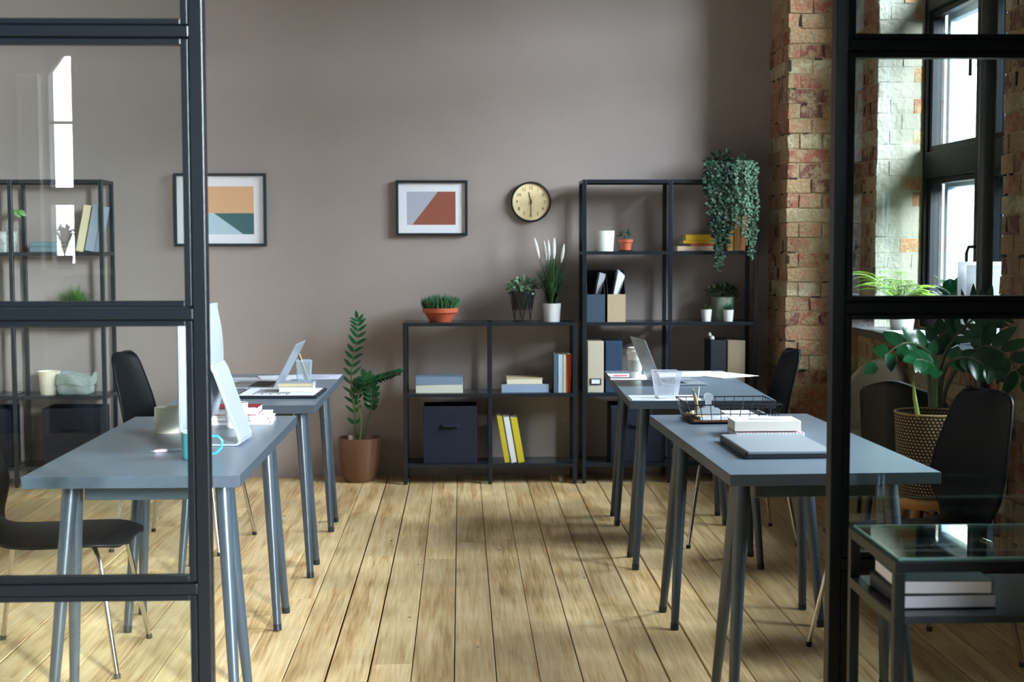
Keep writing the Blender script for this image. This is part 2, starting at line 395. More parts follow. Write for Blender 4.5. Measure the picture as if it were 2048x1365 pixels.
t.prism([(rx0+.02, rz1), (rx0+.02, 2.62), (rx1-.06, rz1)], (0, X_-.03, 0), (1, 0, 0), (0, 0, 1), (0, 1, 0), .06)
S('trim_4', MB().bx(-3.19, rx0-.003, Y0, Y0+.10, .0, 2.62), WHITE)
fr = S('window_4', t, WFR); MB().bx(rx0+.02, rx1-.02, X_-.002, X_+.002, rz0+.02, rz1-.02).build('pane', WGLASS, fr)
# building across the street
bl = thing('building', 'pale brick building seen outside through the window panes', 'building', (9, 30, 0))
mb = MB().bx(0, 8, 0, 8, -3, 9).build('facade', mat('pale_facade', (225, 215, 200), .9), bl)
mb = MB()
for i in range(3):
    for j in range(3): MB().bx(-.02, .02, 1+i*2.4, 2.1+i*2.4, -1.5+j*3.2, .4+j*3.2).build('window', mat('facade_glass', (90, 110, 125), .2), bl)
# pipe
tag(MB().tube([(2.13, 5.72, 0.0), (2.13, 5.72, ZC)], .032, 16).build('heating_pipe', mat('pipe_paint', (28, 36, 44), .3)), 'dark floor-to-ceiling pipe against the brick right of the window', 'pipe')

# ------------------------------------------------------------------ glass partitions
def partition(name, label, xa, xb, Y, first_vertical):
    t = thing(name, label, 'partition', ((xa+xb)/2, Y+.025, 0)); cx = (xa+xb)/2; hw = (xb-xa)/2
    zr = [.015, .618, 1.234, 1.850, 2.466]; c = .0125; p = .030; dY = .022
    mb = MB(); mb.bx(-hw, -hw+p, -dY, dY, 0, 2.49); mb.bx(hw-p, hw, -dY, dY, 0, 2.49)
    mids = []
    n = 2 if hw > .45 else 1
    for i in range(1, n): mids.append(-hw+(2*hw)*i/n)
    mb.build('post', POST, t, bevel=.002)
    mb = MB()
    for z in zr: mb.bx(-hw+p, hw-p, -dY, dY, z-c, z+c)
    mb.build('rail', POST, t, bevel=.002)
    for i in range(4):
        za, zb = zr[i]+c+.003, zr[i+1]-c-.003
        a, b = -hw+p+.003, hw-p-.003; e = .0155; g = .015
        mb = MB(); mb.bx(a, a+e, -g, g, za, zb); mb.bx(b-e, b, -g, g, za, zb); mb.bx(a+e, b-e, -g, g, za, za+e-.003); mb.bx(a+e, b-e, -g, g, zb-e+.003, zb)
        s = mb.build('sash', POST, t, bevel=.0015)
        MB().bx(a+.008, b-.008, -.003, .003, za+.008, zb-.008).build('pane', GLASS, s)
        MB().bx(a-.004, b+.004, -.004, .004, za-.004, za+.004).bx(a-.004, b+.004, -.004, .004, zb-.004, zb+.004).bx(a-.004, a+.004, -.004, .004, za, zb).bx(b-.004, b+.004, -.004, .004, za, zb).build('gasket', RUBBER, s)
    return t
partition('glass_partition', 'black framed glass partition on the left, in front of the desk with the computer', -1.86, -.56, 3.15, 1)
partition('glass_partition', 'black framed glass partition on the right, behind the glass-topped side desk', .88, 2.20, 3.33, 1)
S('trim_3', MB().bx(X0, WX, 3.14, 3.40, 2.50, 2.58), POST, bevel=.003)

# ------------------------------------------------------------------ tables
def make_table():
    t = thing('trestle_table', '', 'table')
    mb = MB().bx(-.305, .305, -.705, .705, .701, .735); mb.m[0] = 1; mb.m[2:6] = [1]*4; mb.build('tabletop', [TTOP, TSHADE], t, bevel=.0012)
    for sy in (-1, 1):
        yc = sy*.475
        MB().bx(-.185, .185, yc-.022, yc+.022, .630, .701).build('crossbar', LEGM, t, bevel=.003)
        for sx in (-1, 1):
            for s in (-1, 1):
                a = Vector((sx*.222, yc+s*.022, .700)); b = Vector((sx*.268, yc+s*.125, .0))
                q = b+(a-b)*.03
                lg = MB().tube([a, q], [.0245, .0145], 12).build('leg', LEGM, t)
                MB().tube([b+(a-b)*.034, b], [.0158, .0152], 12).build('foot_cap', DARK, lg)
            MB().bx(sx*.222-.022, sx*.222+.022, yc-.05, yc+.05, .690, .701).build('mounting_plate', LEGM, t)
    return t
T1 = make_table()
T1.location = (-.931, 4.71, 0); T1['label'] = 'grey trestle table under the desktop computer, behind the left glass partition'
dup(T1, loc=(-.898, 6.47, 0), rz=0, label='grey trestle table at the left holding an open laptop and a black folder')
dup(T1, loc=(1.043, 4.672, 0), rz=math.radians(1.7), label='grey trestle table with a wire tray and closed laptop, at the right front')
dup(T1, loc=(1.024, 6.555, 0), rz=math.radians(-1.5), label='grey trestle table at the right rear, with coffee cup and open laptop')
for o in bpy.data.objects:
    if o.name.startswith('trestle_table'): o['group'] = 'grey trestle tables in two rows'

# ------------------------------------------------------------------ chairs
def make_chair(m, name='shell_chair'):
    t = thing(name, '', 'chair')
    prof = [(.268, .416, .10), (.255, .440, .168), (.19, .452, .205), (.08, .449, .212), (-.02, .445, .212), (-.10, .445, .19), (-.165, .453, .140), (-.202, .472, .118), (-.220, .505, .138), (-.230, .545, .172), (-.242, .60, .187), (-.260, .68, .180), (-.280, .75, .166), (-.300, .82, .151), (-.312, .858, .138), (-.318, .878, .120), (-.322, .888, .085)]
    def fn(u, v):
        i = min(int(u*(len(prof)-1)), len(prof)-2); k = u*(len(prof)-1)-i
        x, z, wd = [prof[i][j]*(1-k)+prof[i+1][j]*k for j in range(3)]
        s = v*2-1; back = max(0, min(1, (z-.48)/.1))
        z2 = z-(1-back)*.028*abs(s)**2.5*(1 if u > .05 else .4); x2 = x+back*.035*s*s
        return (x2, s*wd, z2)
    MB().grid(fn, 32, 14).build('seat_shell', m, t, solid=.009, sub=1)
    for sx in (-1, 1):
        for sy in (-1, 1):
            p = [(sx*.06, sy*.05, .428), (sx*.12, sy*.11, .424), (sx*.175, sy*.165, .405), (sx*.195, sy*.185, .36), (sx*.255, sy*.235, .008)]
            l = MB().tube(p, .0085, 10).build('leg', CHROME, t)
            MB().tube([(sx*.2535, sy*.2337, .016), (sx*.2555, sy*.2355, 0)], .0105, 10).build('foot_cap', RUBBER, l)
    MB().lathe([(.085, .418), (.085, .432), (.05, .437)], 20).build('mounting_plate', DARK, t)
    return t
C1 = make_chair(BLKPLY)
C1.location = (-1.358, 4.745, 0); C1['label'] = 'black shell chair at the far left, cut off by the photo edge'
dup(C1, loc=(-1.285, 6.585, 0), rz=math.radians(-11), label='black shell chair pulled up to the left rear table')
dup(C1, loc=(1.275, 6.62, 0), rz=math.radians(183), label='black shell chair seen edge-on against the brick pillar')
dup(C1, loc=(1.515, 4.65, 0), rz=math.radians(200), label='black shell chair in front of the woven basket')
for o in bpy.data.objects:
    if o.name.startswith('shell_chair'): o['group'] = 'black shell chairs with chrome legs'
# chairs by the brick wall
c5 = thing('tub_chair', 'dark leather tub chair by the brick wall, behind the woven basket', 'chair', (1.945, 6.15, 0), math.radians(55))
LEA = mat('dark_leather', (7, 10, 16), .42, spec=.3, bump=.1, bscale=90)
def tub(u, v):
    a = math.radians(70+220*v); top = .80-.20*abs(v-.5)**1.5*2; r = .155+.02*u
    return (r*math.cos(a), r*math.sin(a)*.95, .42+(top-.42)*u)
MB().grid(tub, 8, 24).build('backrest', LEA, c5, solid=.05, sub=1)
MB().lathe([(.0, .36), (.15, .36), (.16, .40), (.15, .455), (0, .46)], 28).build('seat', LEA, c5)
for a in (45, 135, 225, 315):
    ca, sa = math.cos(math.radians(a)), math.sin(math.radians(a))
    MB().tube([(ca*.15, sa*.15, .37), (ca*.18, sa*.18, 0)], [.016, .010], 10).build('leg', DARK, c5)
c6 = thing('pale_chair', 'pale grey fabric chair half hidden by the right partition post', 'chair', (2.06, 7.05, 0), math.radians(230))
FAB = mat('pale_fabric', (196, 194, 184), .9, noise=.12, nscale=60, bump=.2, bscale=300)
def tub2(u, v):
    a = math.radians(100+160*v); top = .80-.16*abs(v-.5)**2*4; r = .15
    return (r*math.cos(a), r*math.sin(a), .40+(top-.40)*u)
MB().grid(tub2, 8, 20).build('backrest', FAB, c6, solid=.03, sub=1)
MB().lathe([(.0, .37), (.13, .37), (.14, .40), (.13, .44), (0, .445)], 28).build('seat', FAB, c6)
for a in (45, 135, 225, 315):
    ca, sa = math.cos(math.radians(a)), math.sin(math.radians(a))
    MB().tube([(ca*.10, sa*.10, .38), (ca*.14, sa*.14, 0)], [.014, .010], 10).build('leg', DARK, c6)

# ------------------------------------------------------------------ shelf units
LV = [.118, .527, .937, 1.345, 1.755]
def shelf_unit(label, x0, x1, levels, wood=DARK):
    cx = (x0+x1)/2; hw = (x1-x0)/2; y0, y1 = 8.15, 8.42; yc = (y0+y1)/2; d = (y1-y0)/2; top = levels[-1]
    t = thing('shelf_unit', label, 'shelf', (cx, yc, 0), 0, 'black metal shelf units along the back wall')
    for x in (-hw+.0115, 0, hw-.0115):
        for y in (-d+.011, d-.011):
            p = MB().bx(x-.0115, x+.0115, y-.011, y+.011, .012, top).build('post', DARK, t, bevel=.0015)
            MB().lathe([(.012, 0), (.012, .012)], 12, c=(x, y, 0)).build('foot', RUBBER, p)
    for i, z in enumerate(levels):
        mb = MB(); th = .006 if i < len(levels)-1 else .005
        for a, b in ((-hw+.023, -.0115), (.0115, hw-.023)): mb.bx(a, b, -d+.022, d-.022, z-.006, z)
        mb.build('shelf', mat('shelf_board', (34, 44, 52), .22, spec=.7), t)
        mb = MB(); h = .020
        for a, b in ((-hw+.023, -.0115), (.0115, hw-.023)):
            mb.bx(a, b, -d, -d+.022, z-h, z); mb.bx(a, b, d-.022, d, z-h, z)
        for x in (-hw+.0115, hw-.0115): mb.bx(x-.011, x+.011, -d+.022, d-.022, z-h, z)
        mb.build('shelf_frame', DARK, t, bevel=.001)
    return t
shelf_unit('low black two-bay metal shelf unit in the middle of the back wall', -.333, .668, LV[:3])
shelf_unit('tall black metal shelf unit beside the brick pillar', .700, 1.715, LV)
shelf_unit('tall black metal shelf unit seen through the left glass partition', -3.060, -2.022, LV)

# ------------------------------------------------------------------ books
def book(label, w, h, th, col, loc, rot=(0, 0, 0), pages=None, group=None, spine='x-', name='book', ribbon=None, hard=True, spread=.003):
    """lies flat: w along x, h along y, th along z; spine on the named side"""
    t = thing(name, label, 'book', loc, 0, group, rot=rot)
    cm = mat('cover_%d_%d_%d' % col, col, .55, bump=.05, bscale=300); c = .0025
    w2, h2 = w/2, h/2
    mb = MB().bx(-w2, w2, -h2, h2, 0, c).bx(-w2, w2, -h2, h2, th-c, th)
    if spine == 'x-': mb.bx(-w2, -w2+c, -h2, h2, c, th-c); pg = (-w2+c, w2-spread, -h2+spread, h2-spread)
    elif spine == 'x+': mb.bx(w2-c, w2, -h2, h2, c, th-c); pg = (-w2+spread, w2-c, -h2+spread, h2-spread)
    elif spine == 'y-': mb.bx(-w2, w2, -h2, -h2+c, c, th-c); pg = (-w2+spread, w2-spread, -h2+c, h2-spread)
    else: mb.bx(-w2, w2, h2-c, h2, c, th-c); pg = (-w2+spread, w2-spread, -h2+spread, h2-c)
    mb.build('cover', cm, t, bevel=.0008, seg=1)
    MB().bx(*pg, c, th-c).build('pages', mat('pages_%d_%d_%d' % pages, pages, .85) if pages else PAGES, t)
    return t
def sx(px): return ony(px, 600, 8.2).x
def flat_books(xa, xb, z, lst, y=8.28, group=None):
    for (pa, pb, th, col, pg, label, sp) in lst:
        a, b = sx(pa), sx(pb); book(label, b-a, .17, th, col, ((a+b)/2, y, z+.0005), (0, 0, R.uniform(-.02, .02)), pg, group, sp); z += th+.0005
    return z
flat_books(0, 0, LV[1], [(831, 925, .047, (216, 216, 200), (226, 224, 210), 'white book under the grey-blue one, low shelf left bay', 'y-'), (830, 924, .044, (120, 140, 162), None, 'grey-blue book topmost of the pair on the low shelf left bay', 'y-')], group='books lying on the low shelf')
flat_books(0, 0, LV[1], [(1003, 1098, .048, (140, 160, 182), None, 'pale blue book at the bottom of the stack beside the upright books', 'y-'), (1013, 1086, .036, (196, 176, 138), None, 'tan book on top of the pale blue book', 'y+')], group='books lying on the low shelf')
def upright(pa, pb, hh, col, label, z, lean=0, depth=.17, pages=None, group=None, spine=True, y=8.26):
    a, b = sx(pa), sx(pb); th = b-a
    # stand on its lower edge: book x -> z, y -> depth, z(th) -> x ; spine faces the viewer
    o = book(label, hh, depth, th, col, (0, 0, 0), pages=pages, group=group, spine='y-' if spine else 'y+')
    Mx = Matrix(((0, 0, 1), (0, 1, 0), (-1, 0, 0)))
    rot = Matrix.Rotation(lean, 3, 'Y') @ Mx
    o.rotation_euler = rot.to_euler()
    off = rot @ Vector((hh/2, 0, 0))  # lower edge centre: local +x points down
    corner = [rot @ Vector((sgn*hh/2, 0, tt)) for sgn in (1,) for tt in (0, th)]
    mz = min(c.z for c in corner)
    o.location = (a, y, z-mz+.0008)
    return o
for pa, pb, h, c, l, le, sp in [(1107, 1115, .225, (70, 92, 104), 'slate grey book, leftmost of the upright books on the low shelf', 0, True), (1116, 1125, .222, (172, 190, 206), 'pale blue book standing beside the slate grey one', 0, True), (1126, 1132, .222, (224, 208, 170), 'cream book standing between blue and red books', .0, True), (1133, 1142, .222, (190, 72, 44), 'orange-red book leaning rightmost among the upright books', .03, True)]:
    upright(pa, pb, h, c, l, LV[1], le, group='upright books on the low shelf')
for pa, pb, h, c, l, sp in [(1001, 1011, .275, (190, 172, 40), 'yellow book leaning leftmost of three on the bottom shelf', True), (1014, 1025, .270, (214, 216, 214), 'white book leaning between two yellow books', False), (1028, 1041, .265, (196, 180, 36), 'yellow book leaning rightmost of three on the bottom shelf', True)]:
    upright(pa, pb, h, c, l, LV[0], -.17, group='leaning books on the bottom shelf')
zt = flat_books(0, 0, LV[3], [(1354, 1446, .028, (214, 190, 160), None, 'cream book at the bottom of the stack under yellow books', 'y-'), (1380, 1446, .014, (190, 84, 56), None, 'thin red book between the cream book and yellow books', 'y-'), (1365, 1442, .018, (214, 168, 28), None, 'thin yellow book in the tall shelf stack', 'y-'), (1370, 1440, .034, (222, 180, 22), None, 'thick yellow book topmost of the tall shelf stack', 'y-')], group='stacked books on the tall shelf')
for pa, pb, h, c, l, le in [(1452, 1464, .195, (206, 158, 80), 'ochre book standing behind the hanging plant', 0), (1466, 1477, .20, (178, 128, 70), 'tan book standing behind the trailing strands', .02), (1479, 1491, .20, (158, 92, 50), 'brown book leaning rightmost behind the hanging plant', .10)]:
    upright(pa, pb, h, c, l, LV[3], le, group='upright books behind the hanging plant')
# left unit
def lx(px): return ony(px, 500, 8.2).x
for pa, pb, th, c, l in [(60, 118, .030, (96, 116, 122), 'grey book at the bottom of the flat pair in the glassed-off shelf'), (64, 118, .028, (84, 118, 122), 'teal-grey book on top of the flat pair in the glassed-off shelf')]:
    a, b = lx(pa), lx(pb); z = LV[3] if th == .030 else LV[3]+.031
    book(l, b-a, .18, th, c, ((a+b)/2, 8.28, z+.0005), group='books in the far left shelf', spine='y-')
upright(165, 180, .265, (216, 204, 170), 'tall cream book leaning in the far left shelf', LV[3], .20, group='books in the far left shelf')
upright(183, 202, .262, (150, 164, 180), 'tall grey-blue book leaning beside the cream one', LV[3], .20, group='books in the far left shelf')

# ------------------------------------------------------------------ storage boxes and files
NAVY = mat('navy_fabric', (8, 17, 38), .85, noise=.08, nscale=40, bump=.25, bscale=240)
NAVYD = mat('navy_lining', (14, 20, 40), .9)
def fabric_box(label, xa, xb, z, h=.335, y0=8.17, y1=8.40, m=NAVY):
    t = thing('storage_box', label, 'box', ((xa+xb)/2, (y0+y1)/2, z), 0, 'navy fabric boxes on the bottom shelves'); w = (xb-xa)/2; d = (y1-y0)/2; e = .006
    mb = MB().bx(-w, w, -d, d, 0, e).bx(-w, w, -d, -d+e, e, h).bx(-w, w, d-e, d, e, h).bx(-w, -w+e, -d+e, d-e, e, h).bx(w-e, w, -d+e, d-e, e, h)
    mb.build('body', m, t, bevel=.003)
    MB().bx(-w+e, w-e, -d+e, d-e, h*.9, h*.91).build('lining', NAVYD, t)
    MB().bx(-.055, .055, -d-.003, -d, h*.66-.016, h*.66+.016).build('handle_patch', mat('navy_patch', (11, 18, 38), .8), t, bevel=.001)
    MB().tube([(-.045, -d-.003, h*.66), (-.04, -d-.011, h*.66), (0, -d-.014, h*.655), (.04, -d-.011, h*.66), (.045, -d-.003, h*.66)], .007, 8, flat=1).build('handle', NAVY, t)
    MB().bx(-w-.001, w+.001, -d-.001, -d+.001, h-.022, h).build('hem', mat('navy_patch', (11, 18, 38), .8), t)
    return t
fabric_box('navy fabric box with handle in the low shelf bottom left bay', sx(845), sx(953), LV[0])
fabric_box('navy fabric box in the tall shelf, behind the right rear table', sx(1222), sx(1330), LV[0])
fabric_box('added dark box imitating glass reflections, far left shelf, right bay', lx(80), lx(195), LV[0])  # added in place of dark reflections in the partition glass
fabric_box('added dark box imitating glass reflections, far left shelf, cut by the photo edge', lx(-75), lx(10), LV[0])  # also added, its dark mass stands in for reflections in the glass

def file_holder(label, xa, xb, z, col, papers, y0=8.17):
    """magazine file with a cut-away front corner, open towards the room"""
    w = (xb-xa); t = thing('magazine_file', label, 'file holder', (xa, y0, z), 0, 'card magazine files on the tall shelf'); m = mat('card_%d_%d_%d' % col, col, .7, bump=.1, bscale=200)
    h1, h2, d, e = .160, .295, .225, .003
    MB().bx(0, w, 0, e, 0, h1).build('front_panel', m, t)
    mb = MB(); dk = mat('card_inside', (16, 24, 34), .8)
    for x in (0, w-e): mb.prism([(0, 0), (d, 0), (d, h2), (.10, h2), (0, h1)], (x, e, 0), (0, 1, 0), (0, 0, 1), (1, 0, 0), e)
    mb.bx(0, w, d, d+e, 0, h2).bx(e, w-e, e, d, 0, e); mb.build('body', dk, t)
    return t
fa = file_holder('dark blue magazine file with one grey sheet sticking out', sx(1173), sx(1209), LV[2], (52, 70, 88), 1)
fb = file_holder('beige magazine file stuffed with white papers', sx(1214), sx(1250), LV[2], (176, 158, 130), 3)
def sheet(label, parent_x, x0, z0, x1, z1, wd, m, y=8.23, group=None):
    o = MB().prism([(-.01, .0), (.012, .0), (wd, z1-z0-.01), (-wd*.2, z1-z0)], (x0, y, z0), (1, 0, (0)), ((x1-x0)/(z1-z0), 0, 1), (0, 1, 0), .12).build('document', m)
    return tag(o, label, 'paper', group)
sheet('grey sheet sticking up out of the dark blue magazine file', 0, sx(1188), LV[2]+.05, sx(1203), LV[2]+.285, .030, mat('grey_sheet', (180, 182, 192), .7))
for i, (dx, l) in enumerate([(0, 'white paper leaning out of the beige magazine file, leftmost'), (6, 'white paper leaning out of the beige magazine file, middle'), (11, 'white paper leaning out of the beige magazine file, rightmost')]):
    sheet(l, 0, sx(1224+dx*.35), LV[2]+.05, sx(1238+dx*.9), LV[2]+.30-.012*i, .012, PAPER, y=8.215+i*.01, group='papers in the beige file')
def binder(label, xa, xb, z, h, col, labelplate=False):
    t = thing('binder', label, 'binder', ((xa+xb)/2, 8.18, z), 0, 'upright binders on the tall shelf'); w = (xb-xa)/2; m = mat('binder_%d_%d_%d' % col, col, .65, bump=.1, bscale=200)
    MB().bx(-w, w, 0, .22, 0, h).build('body', m, t, bevel=.003)
    if labelplate:
        MB().bx(-.032, .032, -.004, 0, .045, .082).build('label_frame', mat('label_metal', (30, 60, 76), .3, .6), t)
        MB().bx(-.024, .024, -.0055, -.004, .052, .076).build('label_card', PAPER, t)
    return t
binder('pale grey binder with a metal label holder', sx(1175), sx(1207), LV[1], .298, (186, 178, 158), True)
binder('blue binder standing beside the pale grey binder', sx(1211), sx(1244), LV[1], .298, (28, 56, 86))
binder('nearly black binder in the right bay of the tall shelf', sx(1421), sx(1452), LV[1], .300, (24, 34, 44))
binder('kraft brown binder rightmost in the tall shelf', sx(1455), sx(1490), LV[1], .300, (150, 134, 108))
o = thing('paper_clip_figure', 'small white clip ornament on top of the nearly black binder', 'ornament', (sx(1424), 8.22, LV[1]+.3)); 
MB().lathe([(0, 0), (.012, .004), (.014, .014), (.008, .024), (0, .027)], 12, c=(.006, 0, 0)).build('base', WCER, o)
MB().lathe([(0, 0), (.010, .006), (.009, .02), (0, .026)], 12, c=(-.008, 0, .02)).build('top', WCER, o)

# ------------------------------------------------------------------ pots and plants
def potprof(r0, r1, h, t=.006, rim=0):
    p = [(0, 0), (r0, 0), (r1, h)]
    if rim: p = [(0, 0), (r0, 0), (r0+(r1-r0)*.72, h*.72), (r1+.004, h*.73), (r1+.006, h)]; r1 = r1+.006
    return p+[(r1-t, h), (r1-t-.004, h*.86), (0, h*.86)]
def plant(label, loc, r0, r1, h, m, rim=0, name='potted_plant', group=None, soil=True, potname='pot', rz=0):
    t = thing(name, label, 'plant', loc, rz, group)
    MB().lathe(potprof(r0, r1, h, rim=rim), 36).build(potname, m, t)
    if soil: MB().lathe([(0, h*.862), (r1-.009, h*.865), (0, h*.885)], 24).build('soil', SOIL, t)
    return t
TERRA = mat('terracotta', (186, 88, 58), .6, noise=.08, nscale=10, bump=.05, bscale=60)
# bowl of succulents
b1 = thing('succulent_bowl', 'terracotta bowl of spiky succulents on the low shelf unit', 'plant', (sx(880), 8.28, LV[2]))
MB().lathe([(0, 0), (.062, 0), (.092, .052), (.103, .054), (.105, .08), (.098, .08), (.09, .07), (0, .068)], 40).build('bowl', TERRA, b1)
mb = MB()
for i in range(340):
    a, rr = R.uniform(0, 2*PI), .090*math.sqrt(R.random()); o = Vector((rr*math.cos(a), rr*math.sin(a), .07))
    d = Vector((rr*math.cos(a)*5+R.uniform(-.3, .3), rr*math.sin(a)*5+R.uniform(-.3, .3), 1)).normalized()
    L = R.uniform(.06, .105)*(1-.3*rr/.09); mb.tube([o, o+d*L*.6, o+d*L+Vector((0, 0, .005))], [.006, .005, .0008], 4, cap=False)
mb.build('foliage', leaf_mat('succulent_green', (58, 104, 68), .45), b1)
# wire stand plant
b2 = thing('wire_stand_plant', 'black pot with pale leafy plant in a black wire stand', 'plant', (sx(1046), 8.28, LV[2]))
for i in range(6):
    a = 2*PI*i/6; a2 = a+PI/6
    MB().tube([(.072*math.cos(a), .072*math.sin(a), .16), (.052*math.cos(a2), .052*math.sin(a2), .004)], .002, 5).tube([(.072*math.cos(a+PI/3), .072*math.sin(a+PI/3), .16), (.052*math.cos(a2), .052*math.sin(a2), .004)], .002, 5).build('stand_wire', RUBBER, b2)
MB().tube([(.054*math.cos(i*PI/12), .054*math.sin(i*PI/12), .003) for i in range(25)], .0025, 5).build('base_ring', RUBBER, b2)
MB().lathe([(0, .07), (.055, .07), (.068, .178), (.061, .178), (0, .165)], 28).build('pot', mat('black_pot', (14, 18, 22), .4), b2)
def cluster(mb, c, r, n, L, W, zf=.7, upb=.5, fold=.15, flat=1):
    for i in range(n):
        d = Vector((R.gauss(0, 1), R.gauss(0, 1), R.gauss(0, .7)+upb)).normalized()
        p = Vector(c)+Vector((d.x*r*R.uniform(.3, 1), d.y*r*R.uniform(.3, 1)*flat, d.z*r*zf*R.uniform(.3, 1)))
        mb.leaf(p, d+Vector((R.uniform(-.5, .5), R.uniform(-.5, .5), R.uniform(-.5, .5))), (R.uniform(-1, 1), R.uniform(-1, 1), 1), L*R.uniform(.7, 1.2), W*R.uniform(.7, 1.2), fold=fold)
mb = MB(); cluster(mb, (0, 0, .20), .085, 190, .030, .018, .6, .3); mb.build('foliage', leaf_mat('sage_leaf', (108, 140, 108), .5), b2)
# tall grass with white plumes
b3 = plant('tall grassy plant with white plumes in a white pot', (sx(1105), 8.27, LV[2]), .047, .054, .105, WCER)
mb = MB()
for i in range(170):
    a = R.uniform(0, 2*PI); s = R.uniform(.05, 1)**.9; L = R.uniform(.22, .40); o = Vector((.03*math.cos(a)*R.random(), .03*math.sin(a)*R.random(), .09))
    dx, dy = math.cos(a)*s*.25, math.sin(a)*s*.10; dr = s*R.uniform(.08, .24)
    mb.blade([o+Vector((dx*t**1.5, dy*t**1.5, L*t-dr*t**3*1.2)) for t in (0, .2, .4, .6, .8, 1)], .012)
mb.build('foliage', leaf_mat('grass_green', (52, 88, 50), .45), b3)
for x, y, x2, z2 in ((-.02, 0, -.100, .485), (-.01, .02, -.045, .47), (0, -.01, -.022, .475), (.01, .01, .015, .485), (.02, 0, .072, .45)):
    st = Vector((x, y, .10)); e = Vector((x2, y, z2)); m = st+(e-st)*.66+Vector((0, 0, .01))
    pl = MB().tube([m, m+(e-m)*.3, m+(e-m)*.7, e], [.004, .010, .009, .003], 8).build('plume', mat('plume_white', (232, 234, 228), .8, bump=.5, bscale=150), b3)
    MB().tube([st, m], .0015, 5).build('stem', STEM, pl)
# white pot, red pot
tag(MB().lathe(potprof(.054, .062, .118), 36).build('white_pot', WCER, loc=(sx(1210), 8.27, LV[3])), 'empty white pot on the upper left of the tall shelf', 'pot')
b4 = plant('small red pot with a tiny leafy sprig on a black saucer', (sx(1254), 8.27, LV[3]+.006), .029, .037, .062, TERRA, rim=1)
MB().lathe([(0, -.006), (.04, -.006), (.044, 0.0), (0, -.001)], 28).build('saucer', RUBBER, b4)
mb = MB().tube([(0, 0, .055), (-.005, 0, .08), (.004, 0, .10)], .0015, 5); cluster(mb, (-.006, 0, .093), .032, 26, .024, .015, .9, .2); mb.build('foliage', DGREEN, b4)
# hanging plants on the tall shelf
def hanging(label, px, m, leafL, leafW, strands, rad, name, top, n_top, gaps):
    t = thing(name, label, 'plant', (sx(px), 8.27, LV[4]), 0, 'trailing plants on top of the tall shelf')
    MB().lathe(potprof(.045, .058, .09), 28).build('pot', mat('black_pot', (14, 18, 22), .4), t)
    mb = MB(); cluster(mb, (0, -.03, .09), rad, n_top, leafL, leafW, .75, .25, flat=1.1); 
    st = MB()
    for (dx, zend, sp) in strands:
        x0, y0 = dx*.55, -.05; pts = []
        yb = -.155-R.uniform(0, .03); n = 22
        for i in range(n+1):
            u = i/n
            if u < .16: k = u/.16; p = Vector((x0+(dx-x0)*k, y0+(yb-y0)*k, .10+.02*math.sin(k*PI)-.03*k))
            else: k = (u-.16)/.84; p = Vector((dx+.008*math.sin(k*9+dx*50), yb+.006*math.sin(k*7), .07+(zend-.07)*k))
            pts.append(p)
        st.tube(pts, .0012, 4, cap=False)
        L = sum((pts[i+1]-pts[i]).length for i in range(n)); q = int(L/gaps)
        for j in range(q):
            u = j/q*n; i = min(int(u), n-1); p = pts[i].lerp(pts[i+1], u-i)
            for s_ in (0, 1):
                a = R.uniform(0, 2*PI)
                mb.leaf(p+Vector((R.uniform(-sp, sp), R.uniform(-sp, sp), 0)), (math.cos(a), math.sin(a)*.8-.3, R.uniform(-.9, .3)), (R.uniform(-.5, .5), -1, R.uniform(-.2, .8)), leafL*R.uniform(.7, 1.1), leafW*R.uniform(.7, 1.1), n=3)
    mb.build('foliage', m, t); st.build('vine', STEM, t)
    return t
S1 = [(dx, z, .010) for dx, z in [(-.112, -.08), (-.102, -.15), (-.090, -.21), (-.078, -.27), (-.062, -.34), (-.042, -.53), (-.034, -.50), (-.050, -.43), (-.015, -.36), (0, -.40), (.015, -.30), (.03, -.33), (.045, -.22), (-.030, -.38), (-.022, -.46), (.02, -.37)]]
hanging('dark green trailing plant hanging from the tall shelf top', 1443, leaf_mat('trail_dark', (14, 50, 36), .62), .026, .017, S1, .10, 'trailing_plant', .1, 240, .013)
S2 = [(dx, z, .006) for dx, z in [(-.06, -.28), (-.045, -.20), (-.03, -.33), (-.012, -.38), (0, -.25), (.015, -.44), (.028, -.40), (.04, -.47), (.052, -.30)]]
hanging('pale grey-green trailing plant nearest the brick pillar', 1486, leaf_mat('trail_pale', (92, 126, 102), .65), .017, .013, S2, .078, 'trailing_plant', .1, 260, .010)
# small pots
b5 = plant('small white pot with moss-like succulent on the tall shelf', (sx(1415), 8.235, LV[2]), .025, .032, .068, WCER)
mb = MB(); cluster(mb, (0, 0, .068), .028, 70, .014, .010, .7, .6); mb.build('foliage', leaf_mat('moss', (62, 78, 36), .6), b5)
b6 = plant('pale green pot with dark bushy plant on the tall shelf', (sx(1454), 8.32, LV[2]), .064, .071, .138, mat('sage_pot', (128, 146, 122), .5, noise=.06, nscale=12))
mb = MB(); cluster(mb, (0, 0, .165), .088, 260, .030, .014, .5, .5); mb.build('foliage', leaf_mat('dusky_leaf', (62, 78, 48), .5), b6)
b7 = plant('small white pot with pointed aloe in front of the pale green pot', (sx(1458), 8.215, LV[2]), .025, .031, .066, WCER)
mb = MB()
for i in range(22):
    a = i*2.4; s = .3+.7*(i/22); d = Vector((math.cos(a)*s, math.sin(a)*s, 1.4-s*.6)).normalized(); L = .06-.012*s
    mb.tube([(0, 0, .055), Vector((0, 0, .055))+d*L*.5, Vector((0, 0, .055))+d*L], [.005, .0045, .0005], 5, cap=False)
mb.build('foliage', leaf_mat('aloe_green', (34, 84, 66), .4), b7)
